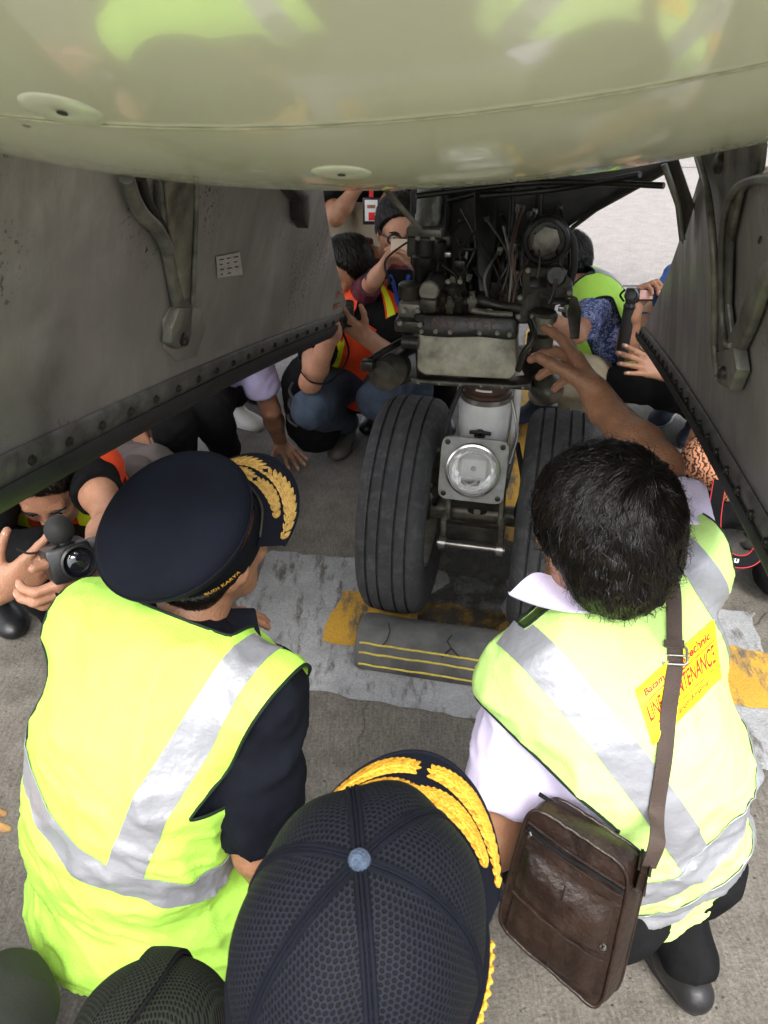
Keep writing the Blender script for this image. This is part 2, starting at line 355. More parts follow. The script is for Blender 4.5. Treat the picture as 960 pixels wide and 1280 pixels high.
def lathe_vf(c, axis, prof, seg=48):
    """prof: (radius, distance along axis)"""
    x, y, d = frame_of(axis); c = Vector(c); vs = []; fs = []
    for r, h in prof:
        for k in range(seg):
            a = 2*math.pi*k/seg; vs.append(c + d*h + (x*math.cos(a)+y*math.sin(a))*max(r, 1e-4))
    for i in range(len(prof)-1):
        for k in range(seg): fs.append((i*seg+k, i*seg+(k+1) % seg, (i+1)*seg+(k+1) % seg, (i+1)*seg+k))
    return vs, fs
def lathe(name, c, axis, prof, mat, parent=None, seg=48, auto=40):
    vs, fs = lathe_vf(c, axis, prof, seg)
    bm = bmesh.new(); bv = [bm.verts.new(v) for v in vs]
    for f in fs: bm.faces.new([bv[i] for i in f])
    bmesh.ops.remove_doubles(bm, verts=bm.verts, dist=2e-4)
    return bmo(name, bm, mat, parent, True, auto)
def ball(name, c, r, mat, parent=None, seg=16, sc=(1, 1, 1), rot=None):
    bm = bmesh.new(); bmesh.ops.create_uvsphere(bm, u_segments=seg, v_segments=max(6, seg//2), radius=r)
    R = rot or Matrix.Identity(3)
    for v in bm.verts: v.co = R @ Vector((v.co.x*sc[0], v.co.y*sc[1], v.co.z*sc[2])) + Vector(c)
    return bmo(name, bm, mat, parent, True, None)
def plate(name, pts, thick, mat, parent=None, n=None, bev=.002):
    """extrude a 3-D outline by thick along n"""
    pts = [Vector(p) for p in pts]
    if n is None: n = (pts[1]-pts[0]).cross(pts[2]-pts[0]).normalized()
    bm = bmesh.new(); a = [bm.verts.new(p) for p in pts]; b = [bm.verts.new(p+Vector(n)*thick) for p in pts]
    bm.faces.new(a[::-1]); bm.faces.new(b)
    for i in range(len(pts)): j = (i+1) % len(pts); bm.faces.new((a[i], a[j], b[j], b[i]))
    bmesh.ops.recalc_face_normals(bm, faces=bm.faces)
    if bev: bmesh.ops.bevel(bm, geom=list(bm.edges), offset=bev, segments=2, affect='EDGES', profile=.5)
    return bmo(name, bm, mat, parent, True, 30)
def grid(name, P, mat, parent=None, thick=0, smooth=True, uv=None, flip=False):
    """P[i][j] points; optional thickness along minus the normal"""
    P = np.array([[tuple(q) for q in r] for r in P]); n, m = P.shape[:2]
    vs = P.reshape(-1, 3); I = np.arange(n*m).reshape(n, m)
    f = np.stack([I[:-1, :-1], I[1:, :-1], I[1:, 1:], I[:-1, 1:]], -1).reshape(-1, 4)
    if flip: f = f[:, ::-1]
    if thick:
        du = np.gradient(P, axis=0); dv = np.gradient(P, axis=1); N = np.cross(du, dv); N /= np.linalg.norm(N, axis=2, keepdims=True)+1e-12
        if flip: N = -N
        B = (P-N*thick).reshape(-1, 3); k = n*m; vs = np.concatenate([vs, B]); f = np.concatenate([f, f[:, ::-1]+k])
        def rim(a): 
            q = np.stack([a[:-1], a[1:], a[1:]+k, a[:-1]+k], -1); return q
        R = np.concatenate([rim(I[0, :]), rim(I[-1, ::-1]), rim(I[::-1, 0]), rim(I[:, -1])])
        if flip: R = R[:, ::-1]
        f = np.concatenate([f, R])
    return obj(name, vs, f, mat, parent, smooth, 50)
def inst(src, parent, loc, rot=None, name=None):
    o = src.copy(); COL.objects.link(o); o.parent = parent
    o.location = Vector(loc) - ORI[parent.name]
    if rot is not None: o.rotation_euler = rot.to_euler()
    ORI[o.name] = ORI[parent.name]; return o
def bez(p, n=24):
    """smooth polyline through points (Catmull-Rom)"""
    p = [Vector(q) for q in p]; out = []
    for i in range(len(p)-1):
        a = p[max(i-1, 0)]; b = p[i]; c = p[i+1]; d = p[min(i+2, len(p)-1)]
        for k in range(n):
            t = k/n; out.append(.5*((2*b)+(c-a)*t+(2*a-5*b+4*c-d)*t*t+(3*b-a-3*c+d)*t**3))
    out.append(p[-1]); return out
def text_mesh(s, size=1.0, extr=0, bold=0, spacing=1.0, res=3):
    cu = bpy.data.curves.new('lettering', 'FONT'); cu.body = s; cu.size = size; cu.extrude = extr; cu.offset = bold; cu.resolution_u = res
    cu.align_x = 'CENTER'; cu.align_y = 'CENTER'; cu.space_character = spacing
    o = bpy.data.objects.new('lettering', cu); COL.objects.link(o); dg = bpy.context.evaluated_depsgraph_get()
    me = o.evaluated_get(dg).to_mesh(); vs = [v.co.copy() for v in me.vertices]; fs = [tuple(p.vertices) for p in me.polygons]
    o.evaluated_get(dg).to_mesh_clear(); bpy.data.objects.remove(o); bpy.data.curves.remove(cu); return vs, fs
def put_text(name, s, fn, size, mat, parent, bold=0, spacing=1.0):
    """fn maps text x,y to a place"""
    vs, fs = text_mesh(s, size, 0, bold, spacing)
    bm = bmesh.new(); bv = [bm.verts.new(v) for v in vs]
    for f in fs:
        try: bm.faces.new([bv[i] for i in f])
        except Exception: pass
    bmesh.ops.remove_doubles(bm, verts=bm.verts, dist=size*1e-4); bmesh.ops.triangulate(bm, faces=bm.faces)
    for v in bm.verts: v.co = fn(v.co.x, v.co.y)
    bm.verts.index_update(); vs = [v.co.copy() for v in bm.verts]; fs = [[v.index for v in f.verts] for f in bm.faces]; bm.free()
    return obj(name, vs, fs, mat, parent, False)

# ------------------------------------------------------------------ smooth volumes (bodies, clothes) and their skin
_lat = rng.rand(32, 32, 32).astype(np.float32)
def vnoise(P, s):
    q = P*s; i = np.floor(q).astype(int); f = q-i; f = f*f*(3-2*f); i %= 32; j = (i+1) % 32
    x0, y0, z0 = i.T; x1, y1, z1 = j.T; fx, fy, fz = f.T
    g = lambda a, b, c: _lat[a, b, c]
    return ((g(x0, y0, z0)*(1-fx)+g(x1, y0, z0)*fx)*(1-fy)+(g(x0, y1, z0)*(1-fx)+g(x1, y1, z0)*fx)*fy)*(1-fz) + \
           ((g(x0, y0, z1)*(1-fx)+g(x1, y0, z1)*fx)*(1-fy)+(g(x0, y1, z1)*(1-fx)+g(x1, y1, z1)*fx)*fy)*fz
class Vol:
    def __init__(s, res): s.res = res; s.ops = []
    def cone(s, a, b, ra, rb, k=.02): s.ops.append(('c', np.array(a, float), np.array(b, float), ra, rb, k, 1)); return s
    def ell(s, c, r, R=None, k=.02, sign=1): s.ops.append(('e', np.array(c, float), np.array(r, float), np.eye(3) if R is None else np.array(R, float), 0, k, sign)); return s
    def sub(s, a, b, ra, rb, k=.01): s.ops.append(('c', np.array(a, float), np.array(b, float), ra, rb, k, -1)); return s
    def cut(s, p, n, rad=.12): s.ops.append(('p', np.array(p, float), np.array(Vector(n).normalized(), float), rad, 0, 0, 0)); return s
    def inflate(s, d):
        o = Vol(s.res)
        for t in s.ops:
            if t[0] == 'c': o.ops.append((t[0], t[1], t[2], t[3]+d*t[6], t[4]+d*t[6], t[5], t[6]))
            elif t[0] == 'e': o.ops.append((t[0], t[1], t[2]+d*t[6], t[3], t[4], t[5], t[6]))
            else: o.ops.append(t)
        return o
    def mesh(s, wrinkle=None):
        lo = np.full(3, 1e9); hi = -lo
        for t in s.ops:
            if t[6] != 1: continue
            if t[0] == 'c': m = max(t[3], t[4]); lo = np.minimum(lo, np.minimum(t[1], t[2])-m); hi = np.maximum(hi, np.maximum(t[1], t[2])+m)
            else: m = t[2].max(); lo = np.minimum(lo, t[1]-m); hi = np.maximum(hi, t[1]+m)
        h = s.res; lo -= .03+2*h; hi += .03+2*h; n = np.ceil((hi-lo)/h).astype(int)+1
        F = np.full(n, .5, dtype=np.float32); ax = [lo[i]+h*np.arange(n[i]) for i in range(3)]
        for t in s.ops:
            k = t[5]; mg = k+3*h+.01
            if t[0] == 'c': m = max(t[3], t[4]); a = np.minimum(t[1], t[2])-m-mg; b = np.maximum(t[1], t[2])+m+mg
            elif t[0] == 'e': m = t[2].max(); a = t[1]-m-mg; b = t[1]+m+mg
            else: a = t[1]-t[3]; b = t[1]+t[3]
            i0 = np.clip(np.floor((a-lo)/h).astype(int), 0, n); i1 = np.clip(np.ceil((b-lo)/h).astype(int)+1, 0, n)
            if (i1 <= i0).any(): continue
            X = ax[0][i0[0]:i1[0]][:, None, None].astype(np.float32); Y = ax[1][i0[1]:i1[1]][None, :, None].astype(np.float32); Z = ax[2][i0[2]:i1[2]][None, None, :].astype(np.float32)
            S = F[i0[0]:i1[0], i0[1]:i1[1], i0[2]:i1[2]]
            if t[0] == 'c':
                A_, B_ = t[1], t[2]; d = B_-A_; L2 = max(float(d@d), 1e-9)
                x = X-A_[0]; y = Y-A_[1]; z = Z-A_[2]; q = np.clip((x*d[0]+y*d[1]+z*d[2])/L2, 0, 1)
                D = np.sqrt((x-q*d[0])**2+(y-q*d[1])**2+(z-q*d[2])**2)-(t[3]+(t[4]-t[3])*q)
            elif t[0] == 'e':
                R = t[3]; r = t[2]; x = X-t[1][0]; y = Y-t[1][1]; z = Z-t[1][2]
                l = [(x*R[0, i]+y*R[1, i]+z*R[2, i])/r[i] for i in range(3)]
                k0 = np.sqrt(l[0]**2+l[1]**2+l[2]**2); k1 = np.sqrt((l[0]/r[0])**2+(l[1]/r[1])**2+(l[2]/r[2])**2)+1e-6
                D = k0*(k0-1)/k1
            else:
                x = X-t[1][0]; y = Y-t[1][1]; z = Z-t[1][2]; D = x*t[2][0]+y*t[2][1]+z*t[2][2]
                inr = (x*x+y*y+z*z) < t[3]**2
                S[...] = np.where(inr, np.maximum(S, D), S); continue
            if t[6] == 1:
                hh = np.clip(.5+.5*(S-D)/k, 0, 1); S[...] = S*(1-hh)+D*hh-k*hh*(1-hh)
            else:
                D = -D; hh = np.clip(.5-.5*(S-D)/k, 0, 1); S[...] = S*(1-hh)+D*hh+k*hh*(1-hh)
        return surf(F, lo, h)
def surf(F, lo, h):
    ins = F < 0; c = ins[:-1, :-1, :-1].astype(np.int8)
    for dx in (0, 1):
        for dy in (0, 1):
            for dz in (0, 1):
                if dx+dy+dz: c = c+ins[dx:F.shape[0]-1+dx, dy:F.shape[1]-1+dy, dz:F.shape[2]-1+dz]
    act = (c > 0) & (c < 8); idx = np.argwhere(act); N = len(idx)
    vid = np.full(act.shape, -1, dtype=np.int64); vid[act] = np.arange(N)
    i, j, k = idx.T; acc = np.zeros((N, 3)); cnt = np.zeros(N)
    corners = [(a, b, d) for a in (0, 1) for b in (0, 1) for d in (0, 1)]
    val = {q: F[i+q[0], j+q[1], k+q[2]] for q in corners}
    for q in corners:
        for ax in range(3):
            if q[ax] == 0:
                r = list(q); r[ax] = 1; r = tuple(r); a = val[q]; b = val[r]; m = (a < 0) != (b < 0)
                t = np.where(m, a/(a-b+1e-12), 0); p = np.zeros((N, 3)); p[:] = q; p[:, ax] += t
                acc[m] += p[m]; cnt[m] += 1
    vs = lo + h*(idx+acc/cnt[:, None]); fs = []
    for ax in range(3):
        sl0 = [slice(None)]*3; sl1 = [slice(None)]*3; sl0[ax] = slice(0, -1); sl1[ax] = slice(1, None)
        a = ins[tuple(sl0)]; b = ins[tuple(sl1)]; e = np.argwhere(a != b)
        o1, o2 = [(1, 2), (2, 0), (0, 1)][ax]
        ok = (e[:, o1] > 0) & (e[:, o2] > 0) & (e[:, o1] < F.shape[o1]-1) & (e[:, o2] < F.shape[o2]-1); e = e[ok]
        def v(d1, d2): q = e.copy(); q[:, o1] += d1; q[:, o2] += d2; return vid[q[:, 0], q[:, 1], q[:, 2]]
        Q = np.stack([v(-1, -1), v(0, -1), v(0, 0), v(-1, 0)], -1); fl = a[tuple(e.T)]
        Q[~fl] = Q[~fl][:, ::-1]; fs.append(Q)
    return vs, np.concatenate(fs)
def vnormals(vs, fs):
    a = vs[fs[:, 2]]-vs[fs[:, 0]]; b = vs[fs[:, 3]]-vs[fs[:, 1]]; n = np.cross(a, b); N = np.zeros_like(vs)
    for k in range(4):
        for c in range(3): N[:, c] += np.bincount(fs[:, k], n[:, c], len(vs))
    return N/(np.linalg.norm(N, axis=1, keepdims=True)+1e-12)
def wrinkle(vs, fs, amp=.005, s=11, ax=None, off=0):
    N = vnormals(vs, fs); P = vs+off
    if ax is not None: a = np.array(Vector(ax).normalized()); P = P + (P@a)[:, None]*a*1.6
    w = vnoise(P+5, s*.45)*3.0
    r = 1-np.abs(2*vnoise(P+w[:, None]*.05, s)-1); r2 = 1-np.abs(2*vnoise(P*1.0+9.1+w[:, None]*.03, s*2.3)-1)
    d = amp*(r**2.2*1.0+r2**2*.45-.45)
    return vs+N*d[:, None]
def smooth_mesh(vs, fs, it=2):
    for _ in range(it):
        acc = np.zeros_like(vs); cnt = np.zeros(len(vs))
        for k in range(4):
            a, b = fs[:, k], fs[:, (k+1) % 4]
            for c in range(3): acc[:, c] += np.bincount(a, vs[b, c], len(vs))
            cnt += np.bincount(a, minlength=len(vs))
        vs = vs*.4+.6*acc/cnt[:, None]
    return vs
def vol_obj(name, vol, mat, parent, wr=None, sm=1):
    vs, fs = vol.mesh()
    if sm: vs = smooth_mesh(vs, fs, sm)
    if wr: vs = wrinkle(vs, fs, *wr)
    o = obj(name, vs, fs, mat, parent); return o, vs, fs

def slice_mesh(vs, fs, planes, off=.002, keep=None):
    """part of a surface on the inner side of every plane (p, n: keep where (x-p).n < 0), pushed out a little"""
    N = vnormals(vs, fs); vs = vs+N*off
    # preselect faces
    msk = np.ones(len(fs), bool)
    for p, n in planes:
        d = (vs-np.array(p))@np.array(n); msk &= ~(d[fs] > 0).all(1)
    f2 = fs[msk]; used, inv = np.unique(f2, return_inverse=True); f2 = inv.reshape(-1, 4); v2 = vs[used]
    bm = bmesh.new(); bv = [bm.verts.new(v) for v in v2]
    for f in f2:
        try: bm.faces.new([bv[i] for i in f])
        except Exception: pass
    for p, n in planes:
        bmesh.ops.bisect_plane(bm, geom=list(bm.verts)+list(bm.edges)+list(bm.faces), plane_co=p, plane_no=n, clear_outer=True)
    if keep is not None:
        # drop islands / faces that fail a test
        bad = [f for f in bm.faces if not keep(f.calc_center_median())]; bmesh.ops.delete(bm, geom=bad, context='FACES')
    return bm
def bm_boundaries(bm):
    """boundary loops as lists of points"""
    E = [e for e in bm.edges if len(e.link_faces) == 1]; adj = {}
    for e in E:
        a, b = e.verts; adj.setdefault(a, []).append(b); adj.setdefault(b, []).append(a)
    seen = set(); loops = []
    for v0 in adj:
        if v0 in seen: continue
        lp = [v0]; seen.add(v0); cur = v0; 
        while True:
            nx = [q for q in adj[cur] if q not in seen]
            if not nx: break
            cur = nx[0]; seen.add(cur); lp.append(cur)
        closed = v0 in adj[cur] and len(lp) > 2
        loops.append(([v.co.copy() for v in lp], closed))
    return loops
def thicken(bm, t):
    bmesh.ops.recalc_face_normals(bm, faces=bm.faces)
    bmesh.ops.solidify(bm, geom=list(bm.faces), thickness=t)
def smooth_loop(p, it=6, closed=True):
    for _ in range(it):
        n = len(p); q = list(p)
        for i in range(n):
            if not closed and i in (0, n-1): continue
            q[i] = p[i]*.5+(p[i-1]+p[(i+1) % n])*.25
        p = q
    return p
def bvh_of(vs, fs): return BVHTree.FromPolygons([tuple(v) for v in vs], [tuple(int(i) for i in f) for f in fs])
def hit(bvh, px, py, off=.002, back=None):
    r = ray(px, py).normalized(); loc, n, i, d = bvh.ray_cast(CAM, r)
    if loc is None: return back
    if n.dot(r) > 0: n = -n
    return loc + n*off

# ------------------------------------------------------------------ people: builders
def nrm(v): return Vector(v).normalized()
def hand(vol, wrist, D, N, side, curl=(.3, .3, .35, .4), spread=.08, thumb=(.75, .65, .25), tcurl=.3, s=1.0, prev=None):
    """palm, four unequal bent fingers and a thumb. D towards the fingers, N out of the palm, side=+1: thumb towards D x N"""
    D = nrm(D); N = (Vector(N)-D*Vector(N).dot(D)).normalized(); S = D.cross(N)*side; w = Vector(wrist)
    offs = (.030, .010, -.010, -.028); kn = (.088, .092, .086, .076)
    ph = ((.043, .026, .021), (.048, .030, .022), (.043, .028, .022), (.034, .021, .019))
    vol.cone(w-D*.02*s, w+D*.02*s, .027*s, .025*s, .02)
    for i in range(4):
        K = w + (D*kn[i] + S*offs[i])*s
        vol.cone(w+(D*.015+S*offs[i]*.55)*s, K, .0155*s, .0120*s, .016*s)
    tips = []
    for i in range(4):
        K = w + (D*kn[i] + S*offs[i])*s; d = (D + S*(offs[i]/.03)*spread).normalized(); p = K; r = (.0104, .0104, .0100, .0088)[i]*s
        c = curl[i] if isinstance(curl[i], (tuple, list)) else (curl[i], curl[i]*1.25, curl[i]*.8)
        base = d; ang = 0
        for j in range(3):
            ang += c[j]; dd = base*math.cos(ang)+N*math.sin(ang); N2_ = N; q = p+dd*ph[i][j]*s
            vol.cone(p, q, r*(1-.07*j), r*(.92-.08*j), .0045*s if j else .007*s); p = q
        tips.append((p-dd*.008*s-N2_*.0+0*p, dd, base*math.sin(ang)*1.0-N*math.cos(ang), r))
    T0 = w+(S*.018+D*.022)*s; td = (S*thumb[0]+D*thumb[1]+N*thumb[2]).normalized(); T1 = T0+td*.045*s
    t2 = (td+(D*.8-S*.5+N*.3)*tcurl).normalized(); T2 = T1+t2*.034*s; t3 = (t2+(D*.5-S*.6+N*.3)*tcurl).normalized(); T3 = T2+t3*.026*s
    vol.cone(T0, T1, .0175*s, .0125*s, .014*s); vol.cone(T1, T2, .0115*s, .0105*s, .005*s); vol.cone(T2, T3, .0108*s, .0092*s, .004*s)
    tn = (-N-S*.0+t3*t3.dot(N)).normalized(); tips.append((T3-t3*.008*s, t3, (tn+S*.35).normalized(), .0100*s))
    return tips
def nails(parent, tips, s=1.0):
    for p, d, n, r in tips:
        n = (n-d*n.dot(d)).normalized(); x = d.cross(n); ball('fingernail', p+n*r*.62, r*.8, MT['nail'], parent, 10, (.75, .95, .28), Matrix((x, d, n)).transposed())
def head_vol(vol, c, F, U, s=1.0, ears=True, face=True):
    F = nrm(F); U = (Vector(U)-F*Vector(U).dot(F)).normalized(); R = F.cross(U); c = Vector(c); Rm = Matrix((R, F, U)).transposed()
    P = lambda r, f, u: c+(R*r+F*f+U*u)*s
    vol.ell(P(0, -.012, .028), (.074*s, .094*s, .085*s), Rm, .02); vol.ell(P(0, .028, -.028), (.062*s, .066*s, .088*s), Rm, .03)
    vol.cone(P(-.022, .052, -.088), P(.022, .052, -.088), .022*s, .022*s, .03*s)
    for q in (-1, 1): vol.cone(P(.058*q, -.005, -.045), P(.03*q, .05, -.085), .018*s, .018*s, .025*s)
    if face:
        vol.cone(P(-.036, .076, .022), P(.036, .076, .022), .012*s, .012*s, .014*s)
        for q in (-1, 1):
            vol.ell(P(.032*q, .098, .003), (.021*s, .018*s, .013*s), Rm, .012*s, -1)
            vol.cone(P(.045*q, .068, -.018), P(.035*q, .075, -.028), .016*s, .014*s, .02*s)
        vol.cone(P(0, .090, .012), P(0, .110, -.022), .0075*s, .0115*s, .012*s)
        for q in (-1, 1): vol.ell(P(.012*q, .100, -.026), (.009*s, .010*s, .008*s), Rm, .006*s)
        vol.cone(P(-.016, .086, -.050), P(.016, .086, -.050), .0065*s, .0065*s, .008*s); vol.cone(P(-.014, .085, -.060), P(.014, .085, -.060), .0075*s, .0075*s, .008*s)
        vol.sub(P(-.022, .099, -.0555), P(.022, .099, -.0555), .003*s, .003*s, .003*s)
    if ears:
        for q in (-1, 1):
            E = Matrix((R, F, U)).transposed() @ Matrix.Rotation(-.35*q, 3, 'Z')
            vol.ell(P(.078*q, -.004, -.008), (.0075*s, .019*s, .031*s), E, .006*s); vol.ell(P(.085*q, .002, -.004), (.006*s, .010*s, .018*s), E, .004*s, -1)
            vol.ell(P(.077*q, .002, -.032), (.007*s, .010*s, .011*s), E, .006*s)
    return P, R, F, U
def eyes(parent, P, s=1.0, brow='hair'):
    for q in (-1, 1):
        ball('eye', P(.032*q, .0745, .003), .0125*s, MT['eye_white'], parent, 16)
        ball('iris', P(.032*q, .0835, .001), .0058*s, MT['iris'], parent, 12)
        tube('eyebrow', [P(.014*q, .0905, .020), P(.030*q, .091, .026), P(.050*q, .080, .021)], [.0035*s, .0045*s, .002*s], MT[brow], parent, 8)
def hair_cap(vol, P, R, F, U, s=1.0, thick=.012):
    Rm = Matrix((R, F, U)).transposed()
    vol.ell(P(0, -.016, .032), ((.074+thick)*s, (.092+thick)*s, (.086+thick)*s), Rm, .015); vol.ell(P(0, -.045, -.02), ((.066+thick)*s, (.052+thick)*s, .07*s), Rm, .03)
    vol.cut(P(0, .052, .062), F*1.0-U*.55, .2); vol.cut(P(0, .018, -.03), F*.85-U*.5, .055*s+.045)
    vol.cut(P(0, -.05, -.085), -U, .2)
def torso_vol(vol, nb, pel, shL, shR, bulge=(0, 0, 0), fat=1.0, d=0, shr=.058):
    nb, pel, shL, shR = map(Vector, (nb, pel, shL, shR)); X = (shR-shL).normalized(); Z = (nb-pel).normalized(); Y = Z.cross(X).normalized(); Z2 = X.cross(Y)
    Rm = Matrix((X, Y, Z)).transposed(); L = (nb-pel).length; B = Vector(bulge); m = (shL+shR)/2
    def C(t): return nb.lerp(pel, t)+B*math.sin(math.pi*min(max(t, 0), 1))
    vol.ell(C(.20).lerp(m, .3), (.168*fat+d, .100*fat+d, .115+d), Rm, .05); vol.ell(C(.42), (.162*fat+d, .115*fat+d, .15+d), Rm, .06)
    vol.ell(C(.70), (.155*fat+d, .122*fat+d, .14+d), Rm, .06); vol.ell(C(.98), (.170*fat+d, .132*fat+d, .105+d), Rm, .05)
    for sh in (shL, shR): vol.cone(nb-Z*.035, sh, .048+d, shr+d, .04)
    vol.cone(nb-Z*.06, nb+Z*.01, .07+d, .056+d, .03)
    return Matrix((X, Y, Z2)).transposed(), C
def arm_vol(vol, sh, el, wr, d=0, s=1.0, stop=None, k=.03):
    sh, el, wr = map(Vector, (sh, el, wr))
    vol.cone(sh, sh.lerp(el, .5), .052*s+d, .046*s+d, k); vol.cone(sh.lerp(el, .4), el, .046*s+d, .038*s+d, k)
    vol.cone(el, el.lerp(wr, .3), .038*s+d, .040*s+d, k*.7); vol.cone(el.lerp(wr, .3), wr, .040*s+d, .0265*s+d, k*.7)
def sleeve_vol(vol, sh, el, wr, f, d=.012, s=1.0, flare=.008):
    """f: 0..1 down the upper arm, 1..2 down the forearm"""
    sh, el, wr = map(Vector, (sh, el, wr))
    if f <= 1:
        e = sh.lerp(el, f+.12); vol.cone(sh, e, .056*s+d, .046*s+d+flare, .03); vol.cut(sh.lerp(el, f), el-sh, .11)
    else:
        vol.cone(sh, el, .054*s+d, .043*s+d, .03); g = f-1; e = el.lerp(wr, min(g+.1, 1)); vol.cone(el, e, .044*s+d, .03*s+d, .02); vol.cut(el.lerp(wr, g), wr-el, .07)
def leg_vol(vol, hip, kn, an, d=0, s=1.0, cuff=.0):
    hip, kn, an = map(Vector, (hip, kn, an))
    vol.cone(hip, hip.lerp(kn, .5), .092*s+d, .080*s+d, .05); vol.cone(hip.lerp(kn, .4), kn, .080*s+d, .062*s+d, .04)
    c = kn.lerp(an, .35)+(hip-kn).normalized()*.012; vol.cone(kn, c, .060*s+d, .060*s+d, .03); vol.cone(c, an, .058*s+d, (.042+cuff)*s+d, .03)
def shoe(parent, ankle, toe, mat, sole, name='shoe', s=1.0, lift=0):
    a = Vector(ankle); t = Vector(toe); f = (t-a); f.z = 0; f.normalize(); z = Vector((0, 0, 1)); g = min(a.z-.09*s, t.z-.03)
    g = max(g, lift); base = Vector((a.x, a.y, g)); x = f.cross(z); Rm = Matrix((x, f, z)).transposed(); v = Vol(.006)
    v.cone(base-f*.045*s+z*.045*s, base+f*.03*s+z*.045*s, .038*s, .040*s, .02); v.cone(base+f*.03*s+z*.045*s, base+f*.16*s+z*.028*s, .038*s, .030*s, .03)
    v.ell(base+f*.13*s+z*.03*s, (.047*s, .075*s, .033*s), Rm, .03); v.cone(base+z*.05*s, base+z*.095*s-f*.01, .040*s, .041*s, .02)
    v.cut(base+z*.012, -z, .4); v.cut(base+z*.098*s, z, .12)
    o, vs, fs = vol_obj(name, v, mat, parent, None, 1)
    pts = []; n = 28
    for i in range(n):
        th = 2*math.pi*i/n; yy = math.cos(th); w_ = (.050 if yy > 0 else .043)*(1-.10*max(0, -yy)); pts.append(base+f*(.058+.128*yy)*s+x*(w_*math.sin(th)*(abs(math.cos(th))*.0+1))*s+z*.002)
    plate('sole', pts, .020*s, sole, o, z, .003)
    # laces
    for i in range(4):
        p = base+f*(.035+.022*i)*s+z*(.085-.0085*i)*s; tube('lace', [p-x*.022*s-z*.006, p+z*.003, p+x*.022*s-z*.006], .0028*s, sole if mat != MT['shoe_black'] else MT['black'], o, 6)
    return o
def crouch(pos, face, s=1.0, lean=0.0, pelz=.33):
    """joints of someone squatting; face = heading in degrees, 0 = away from the camera, 180 = towards it"""
    a = math.radians(face); X = Vector((math.cos(a), -math.sin(a), 0)); Y = Vector((math.sin(a), math.cos(a), 0)); O = Vector((pos[0], pos[1], 0))
    T = lambda x, y, z: O+(X*x+Y*y+Vector((0, 0, z)))*s
    J = dict(pel=T(0, -.12, pelz), nb=T(0, .05+lean, .80), shL=T(-.185, .04+lean, .755), shR=T(.185, .04+lean, .755), head=T(0, .10+lean, .965),
             hipL=T(-.09, -.09, pelz), hipR=T(.09, -.09, pelz), knL=T(-.19, .28, .50), knR=T(.19, .28, .50), anL=T(-.15, .02, .10), anR=T(.15, .02, .10),
             toL=T(-.18, .18, .03), toR=T(.18, .18, .03), elL=T(-.24, .27, .56), elR=T(.24, .27, .56), wrL=T(-.12, .44, .62), wrR=T(.12, .44, .62),
             face=Y.copy(), up=Vector((0, 0, 1)), Y=Y, X=X)
    J['T'] = T; return J
def tuck(J):
    T = J['T']
    for q, sg in (('L', -1), ('R', 1)): J['el'+q] = T(.23*sg, .05, .50); J['wr'+q] = T(.10*sg, .16, .46)
    return J
